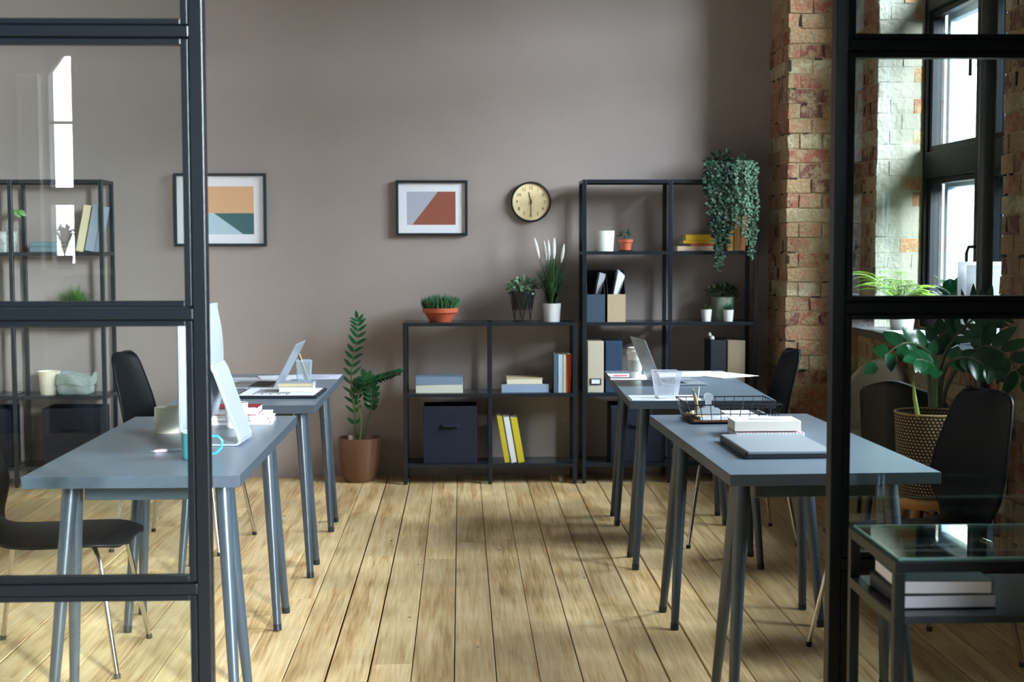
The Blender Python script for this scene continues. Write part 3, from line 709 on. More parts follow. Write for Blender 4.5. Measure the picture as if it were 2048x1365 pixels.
# ZZ fronds
def frond(mb, st, pts, L, W, n, r=.005, t0=.25, face=(0, -1, .3), droop=.0):
    pts = [Vector(p) for p in pts]
    # smooth with catmull-rom
    P = [pts[0]]+pts+[pts[-1]]; out = []
    for i in range(1, len(P)-2):
        for k in range(6):
            t = k/6; a, b, c, d = P[i-1], P[i], P[i+1], P[i+2]
            out.append(.5*((2*b)+(-a+c)*t+(2*a-5*b+4*c-d)*t*t+(-a+3*b-3*c+d)*t**3))
    out.append(pts[-1]); m = len(out)
    st.tube(out, [r*(1-.75*i/(m-1)) for i in range(m)], 7)
    for j in range(n):
        u = t0+(1-t0)*j/(n-1); i = min(int(u*(m-1)), m-2); p = out[i].lerp(out[i+1], u*(m-1)-i); d = (out[i+1]-out[i]).normalized()
        f = Vector(face).normalized(); sd = d.cross(f)
        if sd.length < .1: sd = Vector((1, 0, 0))
        sd.normalize(); k = L*(.75+.35*math.sin(PI*min(1, j/(n-1)*.9+.1)))
        if j == n-1: mb.leaf(p, d, f, k, W, n=7)
        else:
            for s_ in (-1, 1): mb.leaf(p, d*.75+sd*s_+f*.15+Vector((0, 0, -droop)), f+Vector((R.uniform(-.4, .4), R.uniform(-.2, .2), R.uniform(-.4, .4))), k*R.uniform(.85, 1.1), W*R.uniform(.85, 1.1), n=7)
b8 = thing('floor_plant', 'leafy plant in a bronze pot on the floor by the back wall', 'plant', (-.598, 8.31, 0))
MB().lathe([(0, 0), (.085, 0), (.10, .03), (.120, .16), (.125, .258), (.118, .258), (.110, .22), (0, .22)], 44).build('pot', mat('bronze_glaze', (108, 76, 58), .32, .25, noise=.08, nscale=8), b8)
MB().lathe([(0, .222), (.111, .224), (0, .236)], 28).build('soil', mat('pebbles', (120, 112, 100), .9, noise=.5, nscale=60), b8)
def loc_pts(o, pl, Y): return [ony(px, py, Y+dy)-o.location for px, py, dy in pl]
f1, s1 = MB(), MB()
frond(f1, s1, loc_pts(b8, [(712, 885, 0), (708, 820, 0), (702, 760, 0), (707, 710, 0), (716, 665, 0), (714, 638, .01)], 8.29), .068, .021, 15, .006, .12, droop=-.15)
frond(f1, s1, loc_pts(b8, [(718, 886, -.02), (722, 845, -.02), (716, 800, -.03), (728, 770, -.04), (752, 760, -.05), (776, 752, -.06), (798, 745, -.08)], 8.29), .058, .034, 13, .006, .42, face=(0, -.5, 1))
frond(f1, s1, loc_pts(b8, [(724, 886, 0), (736, 845, 0), (742, 812, -.02), (741, 780, -.03), (730, 752, -.05)], 8.30), .060, .036, 8, .005, .45)
frond(f1, s1, loc_pts(b8, [(708, 886, 0), (709, 830, 0), (712, 790, 0), (718, 765, 0)], 8.32), .050, .026, 6, .005, .5)
s1.tube(loc_pts(b8, [(719, 888, -.03), (722, 866, -.03), (724, 850, -.03)], 8.30), [.005, .004, .001], 7)
f1.build('foliage', DGREEN, b8); s1.build('stem', STEM, b8)
# basket plant at the right
bk = Vector((1.845, 5.5, 0))
stl = thing('stool', 'round honey-coloured wooden stool under the woven basket', 'stool', bk)
WOOD = mat('stool_wood', (196, 136, 72), .4, noise=.2, nscale=14)
MB().lathe([(0, .36), (.165, .36), (.172, .368), (.172, .385), (.165, .392), (0, .392)], 44).build('seat', WOOD, stl)
for a in (45, 135, 225, 315):
    ca, sa = math.cos(math.radians(a)), math.sin(math.radians(a)); MB().tube([(ca*.11, sa*.11, .36), (ca*.16, sa*.16, 0)], [.017, .013], 12).build('leg', WOOD, stl)
b9 = thing('basket_plant', 'large glossy-leaved plant in a woven basket behind the right partition', 'plant', (bk.x, bk.y, .392))
wv = bpy.data.materials.new('woven_rattan'); wv.use_nodes = True; N = wv.node_tree.nodes; Lk = wv.node_tree.links; b = N['Principled BSDF']; b.inputs['Roughness'].default_value = .75
tc = N.new('ShaderNodeTexCoord'); sp = N.new('ShaderNodeSeparateXYZ'); Lk.new(tc.outputs['Object'], sp.inputs[0])
at = N.new('ShaderNodeMath'); at.operation = 'ARCTAN2'; Lk.new(sp.outputs[1], at.inputs[0]); Lk.new(sp.outputs[0], at.inputs[1])
u = N.new('ShaderNodeMath'); u.operation = 'MULTIPLY'; u.inputs[1].default_value = 54/(2*PI); Lk.new(at.outputs[0], u.inputs[0])
v = N.new('ShaderNodeMath'); v.operation = 'MULTIPLY'; v.inputs[1].default_value = 1/.0125; Lk.new(sp.outputs[2], v.inputs[0])
fv = N.new('ShaderNodeMath'); fv.operation = 'FLOOR'; Lk.new(v.outputs[0], fv.inputs[0])
h = N.new('ShaderNodeMath'); h.operation = 'MULTIPLY_ADD'; h.inputs[1].default_value = .38; Lk.new(fv.outputs[0], h.inputs[0]); Lk.new(u.outputs[0], h.inputs[2])
fu = N.new('ShaderNodeMath'); fu.operation = 'FRACT'; Lk.new(h.outputs[0], fu.inputs[0]); fr2 = N.new('ShaderNodeMath'); fr2.operation = 'FRACT'; Lk.new(v.outputs[0], fr2.inputs[0])
tu = N.new('ShaderNodeMath'); tu.operation = 'PINGPONG'; tu.inputs[1].default_value = .5; Lk.new(fu.outputs[0], tu.inputs[0]); tv = N.new('ShaderNodeMath'); tv.operation = 'PINGPONG'; tv.inputs[1].default_value = .5; Lk.new(fr2.outputs[0], tv.inputs[0])
mm = N.new('ShaderNodeMath'); mm.operation = 'MULTIPLY'; Lk.new(tu.outputs[0], mm.inputs[0]); Lk.new(tv.outputs[0], mm.inputs[1])
rp = N.new('ShaderNodeValToRGB'); rp.color_ramp.elements[0].position = .055; rp.color_ramp.elements[0].color = lin((34, 28, 20)); rp.color_ramp.elements[1].position = .11; rp.color_ramp.elements[1].color = lin((186, 152, 102)); Lk.new(mm.outputs[0], rp.inputs[0])
Lk.new(rp.outputs[0], b.inputs['Base Color']); bp = N.new('ShaderNodeBump'); bp.inputs['Distance'].default_value = .006; Lk.new(mm.outputs[0], bp.inputs['Height']); Lk.new(bp.outputs[0], b.inputs['Normal'])
MB().lathe([(0, 0), (.102, 0), (.112, .02), (.128, .15), (.137, .325), (.139, .332), (.132, .332), (.118, .27), (0, .27)], 60).build('basket', wv, b9)
MB().tube([(.1355*math.cos(i*PI/24), .1355*math.sin(i*PI/24), .332) for i in range(49)], .005, 6).build('rim', mat('rattan', (172, 142, 98), .7), b9)
MB().lathe([(0, .272), (.117, .274), (0, .285)], 28).build('soil', SOIL, b9)
f1, s1 = MB(), MB()
for pl, L, W, n, r, t0, fc, dr in [
    ([(1868, 815, 0), (1866, 760, -.02), (1862, 715, -.04), (1838, 692, -.06), (1800, 690, -.08), (1752, 728, -.10)], .076, .050, 6, .011, .42, (0, -.9, .5), .1),
    ([(1876, 815, .02), (1885, 750, -.02), (1905, 722, -.06), (1935, 716, -.08), (1965, 728, -.1), (1990, 745, -.12)], .080, .046, 6, .011, .40, (0, -.8, .6), .5),
    ([(1872, 815, 0), (1880, 740, 0), (1905, 680, 0), (1945, 640, .0), (1985, 615, 0)], .120, .030, 7, .010, .5, (0, -1, .1), 0),
    ([(1882, 815, .03), (1900, 760, .03), (1950, 700, .0), (2000, 700, -.05), (2045, 760, -.1)], .115, .048, 7, .010, .50, (-.3, -1, .1), -.2),
    ([(1862, 815, .03), (1858, 755, .05), (1860, 705, .06), (1880, 672, .06), (1905, 662, .05)], .075, .048, 5, .010, .5, (0, -1, .5), .2),
    ([(1870, 815, -.03), (1872, 765, -.05), (1872, 740, -.1), (1850, 722, -.14), (1830, 720, -.16)], .070, .048, 6, .009, .5, (0, -.8, .8), .3)]:
    frond(f1, s1, loc_pts(b9, pl, 5.47), L, W, n, r, t0, fc, dr)
f1.build('foliage', DGREEN, b9); s1.build('stem', mat('dark_stem', (70, 84, 50), .5), b9)
MB().tube(loc_pts(b9, [(1836, 835, -.07), (1830, 800, -.07), (1826, 762, -.07)], 5.47), [.010, .009, .004], 8).build('shoot', mat('shoot_green', (140, 160, 70), .5), b9)
# plants and papers on the window sill
b10 = plant('light green fern in a pale pot on the far end of the window sill', (2.29, 7.30, SILL), .055, .07, .13, mat('pale_pot', (206, 205, 196), .5), name='fern')
mb = MB()
for i in range(34):
    a = R.uniform(0, 2*PI); L = R.uniform(.22, .34)*(.62 if math.cos(a) > .3 else 1); up_ = R.uniform(.6, 1.1)
    pts = [Vector((0, 0, .12))+Vector((math.cos(a)*L*t, math.sin(a)*L*t, L*up_*(t*1.5-t*t*1.0))) for t in [k/12 for k in range(13)]]
    for k in range(1, 13):
        d = (pts[k]-pts[k-1]).normalized(); sd = d.cross(Vector((0, 0, 1))).normalized(); wl = .045*math.sin(PI*(k/13)**.7)+.006
        for s_ in (-1, 1):
            for q in (0, .5): mb.leaf(pts[k-1].lerp(pts[k], q), sd*s_+d*.4, (0, 0, 1), wl, .017, n=2)
    mb.tube(pts, .0015, 4, cap=False)
mb.build('foliage', LGREEN, b10)
b11 = plant('rubber plant with round dark leaves on the window sill', (2.38, 6.80, SILL), .05, .06, .11, mat('pale_pot', (206, 205, 196), .5))
mb = MB()
for i in range(11):
    a = i*2.4; z = .16+i*.007; d = Vector((math.cos(a)*.7, math.sin(a)*.7, .55+.06*i)); p = Vector((math.cos(a)*.02, math.sin(a)*.02, z))
    mb.leaf(p, d, (-math.cos(a)*.3, -math.sin(a)*.3, 1), .11, .085, n=8, fold=.2); mb.tube([(0, 0, .09), p], .003, 5, cap=False)
mb.build('foliage', DGREEN, b11)
b12 = thing('paper_stack', 'white sheets propped upright against the window at the right', 'papers', (2.35, 6.32, SILL))
for k, (w_, h_, a_) in enumerate([(.20, .375, -.25), (.17, .36, -.32), (.15, .33, -.2)]):
    MB().bx(-w_/2, w_/2, -.001, .001, 0, h_).build('sheet', PAPER, b12, loc=(.0+.012*k, .03-.035*k, .0), rot=(-.08, 0, a_))
b12o = MB().bx(-.10, .10, -.18, .18, 0, .012).build('sill_folder', PAPER, loc=(2.27, 7.02, SILL)); tag(b12o, 'flat white folder lying on the sill beside the fern', 'folder')
# plants in the left unit
b13 = plant('embossed grey pot with thin stem and drooping leaves, far left', (lx(8), 8.26, LV[3]), .050, .062, .118, mat('embossed_pot', (176, 182, 176), .6, noise=.35, nscale=45, bump=.5, bscale=60))
mb = MB().tube([(.0, 0, .10), (-.012, 0, .15), (.01, 0, .23), (.05, 0, .245)], .0018, 5); mb2 = MB()
for q in ((.05, .245, .5), (.07, .24, 1.0), (.04, .25, -.3)): mb2.leaf((q[0], 0, q[1]), (q[2], 0, -.8), (0, -1, .3), .055, .030, n=4)
mb.build('stem', mat('woody_stem', (140, 104, 76), .7), b13); mb2.build('foliage', leaf_mat('fresh_leaf', (70, 130, 52), .4), b13)
b14 = plant('feathery green plant in white pot in the far left shelf', (lx(142), 8.27, LV[2]), .045, .055, .085, WCER)
mb = MB()
for i in range(190):
    a = R.uniform(0, 2*PI); s = R.random(); L = R.uniform(.10, .17); o = Vector((.03*math.cos(a), .03*math.sin(a), .075))
    mb.blade([o+Vector((math.cos(a)*s*.13*t, math.sin(a)*s*.11*t, L*t*(1-.35*s*t))) for t in (0, .35, .7, 1)], .007)
mb.build('foliage', leaf_mat('feather_green', (76, 120, 52), .5), b14)
S('trim_5', MB().bx(-3.20, -2.55, Y0, Y0+.26, 1.17, 1.21), WHITE)
b15 = plant('spider plant on the far window sill, seen only reflected in the left glass', (-2.86, Y0+.14, 1.21), .05, .06, .10, mat('black_pot', (14, 18, 22), .4), name='spider_plant')
mb = MB()
for i in range(60):
    a = R.uniform(0, 2*PI); L = R.uniform(.15, .30); o = Vector((0, 0, .10)); q = R.uniform(.3, 1)
    mb.blade([o+Vector((math.cos(a)*q*.20*t, math.sin(a)*q*.10*t, .55*t*(1-t)-.02*t+L*t*(1.4-q)*.8)) for t in (0, .2, .4, .6, .8, 1)], .018)
mb.build('foliage', leaf_mat('spider_green', (48, 84, 52), .45), b15)
o = MB().lathe([(0, 0), (.047, 0), (.052, .03), (.056, .09), (.062, .125), (.066, .132), (.062, .135), (.055, .11), (0, .10)], 36).build('cream_pot', mat('cream_ceramic', (212, 204, 182), .35), loc=(lx(87), 8.25, LV[1]))
tag(o, 'cream flared pot beside the grey fabric basket', 'pot')
b16 = thing('fabric_basket', 'crumpled grey fabric basket with folded rim, far left shelf', 'basket', (lx(141), 8.26, LV[1]))
GF = mat('grey_felt', (150, 162, 158), .95, noise=.12, nscale=50, bump=.3, bscale=120)
def fbk(u, v):
    a = 2*PI*v; c, s_ = math.cos(a), math.sin(a); k = 1/max(abs(c), abs(s_))**.75
    prof = [(0.0, 0), (.9, 0), (1.0, .03), (.97, .07), (1.04, .115), (1.10, .118), (1.10, .06), (1.06, .055)]
    i = min(int(u*7), 6); f_ = u*7-i; r = prof[i][0]*(1-f_)+prof[i+1][0]*f_; z = prof[i][1]*(1-f_)+prof[i+1][1]*f_
    wob = 1+.05*math.sin(a*5+z*40)
    return (r*c*k*.098*wob, r*s_*k*.075*wob, z+.008*math.sin(a*3+1)*(z > .02))
MB().grid(fbk, 14, 48).build('body', GF, b16, solid=.003, sub=1)

# ------------------------------------------------------------------ wall pictures and clock
def picture(label, px0, py0, px1, py1, art):
    a = ony(px0, py1, 8.465); b = ony(px1, py0, 8.465); cx, cz = (a.x+b.x)/2, (a.z+b.z)/2; w2, h2 = (b.x-a.x)/2, (b.z-a.z)/2
    t = thing('picture_frame', label, 'picture', (cx, 8.478, cz)); e = .016; d = .03
    MB().bx(-w2, w2, -d, -.002, -h2, -h2+e).bx(-w2, w2, -d, -.002, h2-e, h2).bx(-w2, -w2+e, -d, -.002, -h2+e, h2-e).bx(w2-e, w2, -d, -.002, -h2+e, h2-e).build('frame', mat('frame_black', (26, 38, 46), .4), t, bevel=.001)
    MB().bx(-w2+e, w2-e, -.014, -.003, -h2+e, h2-e).build('mat_board', mat('mat_board', (232, 234, 240), .8), t)
    m = MB(); ms = []
    for poly, col in art:
        m.prism([((u*2-1)*w2, (v*2-1)*h2) for u, v in poly], (0, -.0145, 0), (1, 0, 0), (0, 0, 1), (0, 1, 0), .0005, mi=len(ms)); ms.append(mat('print_%d_%d_%d' % col, col, .75, noise=.04, nscale=60))
    m.build('print', ms, t)
    return t
def uv(px, py, x0, y0, x1, y1): return ((px-x0)/(x1-x0), 1-(py-y0)/(y1-y0))
def U(l, box): return [uv(px, py, *box) for px, py in l]
bA = (350, 347, 532, 493)
picture('framed abstract print of tan, teal and pale blue shapes', *bA, [(U([(378, 373), (507, 373), (507, 426.5), (378, 426.5)], bA), (214, 172, 132)), (U([(378, 426.7), (428, 426.7), (486, 469), (378, 469)], bA), (176, 202, 216)), (U([(428, 426.7), (507, 426.7), (507, 469), (486, 469)], bA), (62, 102, 104))])
bB = (792, 361, 935, 472)
picture('framed abstract print of rust brown and grey shapes', *bB, [(U([(814, 383.5), (876, 383.5), (824.5, 450), (814, 450)], bB), (172, 178, 192)), (U([(876, 383.5), (911, 383.5), (911, 450), (824.5, 450)], bB), (146, 82, 66))])
cc = ony(1062, 404, 8.44); ck = thing('wall_clock', 'round black-rimmed wall clock with a pale wooden face', 'clock', (cc.x, 8.478, cc.z)); Rr = .120
def ring(prof, n=48):
    m = MB(); m.lathe(prof, n); m.v = [Vector((p.x, -p.z, p.y)) for p in m.v]; return m
ring([(0, .002), (Rr-.008, .002), (Rr, .012), (Rr, .029), (Rr-.004, .033), (Rr-.010, .033), (Rr-.012, .019)]).build('rim', mat('clock_rim', (24, 30, 34), .35), ck)
ring([(0, .020), (Rr-.011, .020), (Rr-.011, .022), (0, .022)]).build('dial', mat('clock_face', (244, 222, 172), .6, noise=.05, nscale=25), ck)
for i in range(1, 13):
    a = 2*PI*i/12; cu = bpy.data.curves.new('numeral', 'FONT'); cu.body = str(i); cu.size = .026; cu.align_x = 'CENTER'; cu.align_y = 'CENTER'; cu.extrude = .0003
    cu.materials.append(mat('numeral_ink', (70, 60, 44), .7)); tmp = bpy.data.objects.new('tmp', cu); COL.objects.link(tmp); bpy.context.view_layer.update(); me = bpy.data.meshes.new_from_object(tmp.evaluated_get(bpy.context.evaluated_depsgraph_get())); bpy.data.objects.remove(tmp); o = bpy.data.objects.new('numeral', me); COL.objects.link(o); o.parent = ck; o.location = (math.sin(a)*.082, -.0228, math.cos(a)*.082); o.rotation_euler = (PI/2, 0, 0)
def hand(name, ang, L, w_, tail, m, y):
    a = math.radians(ang); d = Vector((math.sin(a), 0, math.cos(a))); s_ = Vector((math.cos(a), 0, -math.sin(a)))
    MB().prism([(-w_, -tail), (w_, -tail), (w_*.7, L), (-w_*.7, L)], (0, y, 0), s_, d, (0, 1, 0), .001).build(name, m, ck)
hk = mat('hand_black', (30, 26, 20), .5)
hand('hour_hand', -12, .058, .0026, .012, hk, -.0245); hand('minute_hand', 179, .078, .0022, .016, hk, -.026); hand('second_hand', 203, .07, .0006, .034, mat('hand_brass', (170, 130, 70), .4), -.0275)
ring([(0, .022), (.006, .022), (.006, .030), (0, .030)], 20).build('hub', hk, ck)

# ------------------------------------------------------------------ things on the left front table
TZ = .7352
im = thing('desktop_computer', 'white desktop computer seen from behind on the left front table', 'computer', (-.857, 4.715, TZ), math.radians(-3))
IM = mat('pale_aluminium', (164, 172, 181), .36, .25)
def back(u, v):   # curved back shell, screen faces -x
    y = (u*2-1)*.262; z = v*.385+.065; ex = 1-abs(u*2-1)**3; ez = 1-abs(v*2-1)**3
    return (-.002+.050*ex**.8*ez**.8, y, z)
MB().grid(back, 24, 20).build('back_shell', IM, im)
MB().bx(-.012, -.002, -.262, .262, .065, .45).build('bezel', IM, im, bevel=.002)
MB().bx(-.0135, -.012, -.258, .258, .145, .446).build('screen', mat('screen_glass', (10, 12, 14), .08), im)
mb = MB(); prof = [(.044, .255), (.060, .265), (.074, .24), (.150, .022), (.149, .008), (.138, .001), (-.045, .001), (-.045, .006), (.134, .007), (.142, .014), (.141, .022), (.064, .235), (.056, .250), (.044, .245)]
mb.prism([(x, z) for x, z in prof], (0, -.115, 0), (1, 0, 0), (0, 0, 1), (0, 1, 0), .19); st = mb.build('stand', IM, im, bevel=.001)
for p in st.data.polygons: p.use_smooth = False
MB().prism([(.025*math.cos(a), .075*math.sin(a)) for a in [i*PI/12 for i in range(24)]], (.046, -.075, .16), (0, 1, 0), (0, 0, 1), (1, 0, 0), .002).build('recess', mat('recess_grey', (92, 112, 122), .5), im)
def mug(label, loc, r, h, m, inner=None, rz=0, handle='round', prof=None, rimm=None):
    t = thing('mug', label, 'mug', loc, rz)
    pf = prof or [(0, 0), (r-.004, 0), (r, .004), (r, h)]
    MB().lathe(pf+[(r-.0035, h), (r-.004, .008), (0, .007)], 40).build('body', m, t)
    if inner: MB().lathe([(r-.0042, h-.002), (r-.0047, .01), (0, .009)], 40).build('lining', inner, t)
    if rimm: MB().tube([((r-.001)*math.cos(i*PI/20), (r-.001)*math.sin(i*PI/20), h) for i in range(41)], .0018, 6).build('rim', rimm, t)
    if handle == 'round': pts = [(r-.002, 0, h*.82), (r+.018, 0, h*.84), (r+.032, 0, h*.66), (r+.030, 0, h*.40), (r+.014, 0, h*.2), (r-.002, 0, h*.16)]
    elif handle == 'square': pts = [(r-.003, 0, h*.74), (r+.026, 0, h*.74), (r+.032, 0, h*.68), (r+.032, 0, h*.24), (r+.024, 0, h*.18), (r-.003, 0, h*.20)]
    if handle: MB().tube(pts, .0048, 10).build('handle', m, t)
    return t
tag(MB().lathe([(0, 0), (.045, 0), (.0475, .004), (.047, .088), (.044, .088), (.043, .01), (0, .009)], 44).build('cream_cup', CREAM, loc=(-1.018, 4.955, TZ)), 'cream straight-sided cup on the left front table', 'cup')
TURQ = mat('turquoise_enamel', (62, 140, 148), .2)
mug('turquoise enamel mug half hidden by the left partition post', (-.806, 4.335, TZ), .045, .082, TURQ, WCER, rimm=WCER)
mug('white mug with green inside and square handle beside the computer stand', (-.798, 5.055, TZ), .041, .092, WCER, mat('green_glaze', (48, 110, 76), .3), handle='square', prof=[(0, 0), (.032, 0), (.036, .004), (.041, .092)])
def pen(label, a, b, r, m, tipm=None, grip=None, group=None, cat='pen', name='pen'):
    a, b = Vector(a), Vector(b); t = thing(name, label, cat, a, 0, group); d = b-a
    MB().tube([d*.08, d*.10, d*.97, d], [r*.8, r, r, r*.7], 10).build('barrel', m, t)
    MB().tube([(0, 0, 0), d*.08], [r*.15, r*.8], 8).build('tip', tipm or ALU, t)
    if grip: MB().tube([d*.10, d*.36], r*1.25, 10).build('grip', grip, t)
    return t
pen('silver mechanical pencil with pink grip lying beside the turquoise mug', (-.972, 4.455, TZ+.005), (-.842, 4.505, TZ+.005), .004, ALU, ALU, mat('pink_grip', (216, 176, 200), .5))
# planners and red book behind the computer
book('thick white planner at the bottom of the pile behind the computer', .25, .20, .018, (216, 216, 214), (-.815, 5.235, TZ), (0, 0, .06), (228, 228, 226), 'books behind the computer', 'x-')
book('white notebook on the planner behind the computer', .24, .19, .014, (228, 226, 222), (-.822, 5.24, TZ+.0185), (0, 0, .02), (232, 230, 224), 'books behind the computer', 'x-')
book('dark red book on top of the planner pile', .20, .15, .026, (140, 34, 44), (-.84, 5.23, TZ+.033), (0, 0, -.02), (236, 236, 236), 'books behind the computer', 'x-')
tag(MB().tube([(-.742, 5.19, TZ+.034), (-.725, 5.18, TZ+.036), (-.700, 5.155, TZ+.024), (-.690, 5.14, TZ+.006)], .0022, 6, flat=.3).build('ribbon', mat('red_ribbon', (190, 60, 80), .6)), 'red bookmark ribbon curling from the book pile', 'ribbon')

# ------------------------------------------------------------------ laptops
def laptop(label, loc, rz, d, w_, open_=None, thick=.016, hinge=1):
    """hinge along local y at x=0, base extends to +x"""
    t = thing('laptop', label, 'laptop', loc, rz); LM = mat('laptop_alu', (160, 170, 178), .36, .3); KB = mat('keys', (30, 34, 38), .5)
    th = thick*.55
    MB().bx(0, d, -w_/2, w_/2, .001, th).build('base', LM if open_ is not None else mat('laptop_dark', (40, 46, 52), .4), t, bevel=.002)
    if open_ is None:
        MB().bx(.004, d, -w_/2, w_/2, th+.001, thick).build('lid', LM, t, bevel=.003, seg=3)
        MB().tube([(.004, -w_/2+.01, th), (.004, w_/2-.01, th)], .006, 10).build('hinge', mat('hinge_dark', (36, 40, 44), .4), t)
        return t
    kb = MB()
    for i in range(5):
        for j in range(13): kb.bx(.03+i*.019, .046+i*.019, -w_/2+.018+j*(w_-.036)/13, -w_/2+.018+(j+.86)*(w_-.036)/13, th, th+.0012)
    kb.build('keyboard', KB, t)
    MB().bx(d*.62, d*.94, -w_*.16, w_*.16, th, th+.0006).build('trackpad', mat('trackpad', (150, 158, 166), .25, .3), t)
    a = open_; T = Matrix.Rotation(-a, 4, 'Y')
    ld = MB().bx(0, d, -w_/2, w_/2, -.0025, .0025, T=Matrix.Translation((0, 0, th+.002)) @ T).build('lid', LM, t, bevel=.001)
    MB().bx(.008, d-.006, -w_/2+.006, w_/2-.006, -.0032, -.0026, T=Matrix.Translation((0, 0, th+.002)) @ T).build('screen', mat('screen_glass', (10, 12, 14), .08), ld)
    return t
laptop('open silver laptop on the left rear table, screen leaning right', (-.838, 6.565, TZ), math.radians(180-2), .215, .30, math.radians(118))
laptop('open silver laptop on the right rear table, lid towards the cup', (.905, 6.61, TZ), math.radians(6), .215, .30, math.radians(112))
laptop('closed silver laptop at the front of the right front table', (.857, 4.435, TZ), math.radians(1.5), .268, .395, None, .024)

# ------------------------------------------------------------------ left rear table items
fo = thing('folder', 'black open folder holding a printed sheet on the left rear table', 'folder', (-.785, 6.185, TZ), math.radians(-2))
MB().bx(-.17, .18, -.17, .17, 0, .012).build('cover', mat('black_vinyl', (18, 22, 34), .4), fo, bevel=.003)
sh = MB().bx(-.155, .165, -.155, .15, .0122, .0135).build('sheet', PAPER, fo)
mb = MB()
for i in range(13): mb.bx(-.10+i*.012, -.094+i*.012, -.09-.04*(i % 3 == 0), .11, .0136, .0139)
mb.build('printed_lines', INK, sh)
book('white book lying on the black folder', .15, .11, .020, (226, 224, 216), (-.715, 6.205, TZ+.0145), (0, 0, .03), (230, 228, 218), 'small books on the folder', 'x+')
book('grey book with yellowed pages on top of the white book', .155, .105, .018, (150, 158, 168), (-.717, 6.205, TZ+.035), (0, 0, -.02), (206, 190, 148), 'small books on the folder', 'x+')
pen('white pen lying along the left laptop', (-.97, 6.375, TZ+.006), (-.85, 6.378, TZ+.006), .004, mat('white_plastic', (220, 222, 224), .3))
def sheet_flat(label, x, y, w_, h_, rz=0, z=TZ, col=None, lines=0, group=None, cat='paper', name='paper_sheet'):
    t = thing(name, label, cat, (x, y, z), rz, group); MB().bx(-w_/2, w_/2, -h_/2, h_/2, 0, .0012).build('sheet', col or PAPER, t)
    if lines:
        mb = MB()
        for i in range(lines): mb.bx(-w_*.38, w_*R.uniform(.1, .38), -h_*.38+i*h_*.76/lines, -h_*.38+i*h_*.76/lines+.003, .0013, .0016)
        mb.build('printed_lines', INK, t)
    return t
LIL = mat('lilac_paper', (206, 206, 226), .7)
sheet_flat('lilac printed sheet on the back right corner of the left rear table', -.72, 7.00, .25, .24, .0, col=LIL, lines=8)
sheet_flat('printed sheet lying behind the left laptop', -.98, 6.87, .32, .20, .03, lines=9)
sheet_flat('loose white sheet overlapping the printed sheet, left rear table', -.88, 6.97, .21, .20, .25, z=TZ+.0018, lines=0)
def mesh_cup(label, loc, r0, r1, h, m, square=True, rz=0):
    t = thing('pen_holder', label, 'pen holder', loc, rz); mb = MB()
    n = 15
    def P(k, z):
        r = r0+(r1-r0)*z/h; side, q = int(k//n) % 4, (k % n)/n*2-1
        return [(q*r, -r, z), (r, q*r, z), (-q*r, r, z), (-r, -q*r, z)][side]
    for k in range(4*n): mb.tube([P(k, 0), P(k, h)], .0006, 4, cap=False)
    for j in range(19):
        z = h*j/18; pts = [P(s_*n, z) for s_ in range(4)]; mb.tube(pts+[pts[0]], .0006, 4, cap=False)
    mb.build('mesh_wall', m, t)
    MB().bx(-r0, r0, -r0, r0, 0, .003).build('base', m, t)
    q = [P(s_*n, h) for s_ in range(4)]; MB().tube(q+[q[0]], .0022, 6).build('rim', m, t)
    return t
MESH = mat('white_wire', (226, 230, 240), .4)
mesh_cup('white wire mesh pen holder with pencils behind the left laptop', (-.748, 6.78, TZ), .030, .036, .10, mat('pale_wire', (188, 208, 218), .35), rz=.2)
for i, (dx, dy, tx, L, c, nm, lb) in enumerate([(.0, 0, -.30, .155, (26, 26, 30), 'pen', 'black pen sticking out of the left table pen holder'), (.008, .008, -.34, .135, (214, 160, 70), 'pencil', 'yellow pencil in the left table pen holder'), (-.008, .006, -.24, .125, (206, 150, 80), 'pencil', 'shorter ochre pencil in the left table pen holder')]):
    a = Vector((-.735+dx, 6.78+dy, TZ+.006)); pen(lb, a+Vector((tx*L, 0, L)), a, .0036, mat('pen_%d' % i, c, .4), mat('pen_%d' % i, c, .4), cat=nm, name=nm, group='pens in the left holder')

# ------------------------------------------------------------------ right rear table items
cup = thing('coffee_cup', 'white takeaway coffee cup with ribbed grey sleeve', 'cup', (.845, 6.86, TZ+.0015))
MB().lathe([(0, 0), (.027, 0), (.038, .125), (0, .125)], 36).build('body', mat('cup_white', (226, 224, 214), .5), cup)
pf = []
MB().lathe([(.0305, .032), (.0325, .032), (.0365, .088), (.034, .088)], 48).build('sleeve', mat('sleeve_grey', (176, 180, 172), .8, bump=.6, bscale=140), cup)
MB().lathe([(.0405, .118), (.042, .122), (.0415, .132), (.037, .135), (.036, .146), (.033, .149), (0, .147)], 36).build('lid', mat('lid_white', (232, 230, 222), .4), cup)
mesh_cup('empty white wire mesh pen holder on the right rear table', (.868, 5.965, TZ+.0015), .040, .055, .112, MESH, rz=.06)
sheet_flat('white sheet under the empty mesh pen holder', .86, 5.965, .29, .20, -.02, lines=0)
sheet_flat('printed page under the coffee cup', .83, 6.90, .20, .28, -.1, lines=0)
MB_ = thing('pamphlet', 'small page with a red block beside the coffee cup', 'paper', (.80, 6.98, TZ+.002)); MB().bx(-.07, .07, -.09, .09, 0, .001).build('sheet', PAPER, MB_)
MB().bx(-.05, .02, -.05, .02, .0011, .0014).build('red_block', mat('print_red', (190, 70, 80), .7), MB_)
sheet_flat('large white sheet at the back of the right rear table', 1.12, 7.05, .34, .26, .12, lines=7)
sheet_flat('white sheet overhanging the back right corner of the right rear table', 1.29, 6.985, .23, .29, .55, z=TZ+.0018)

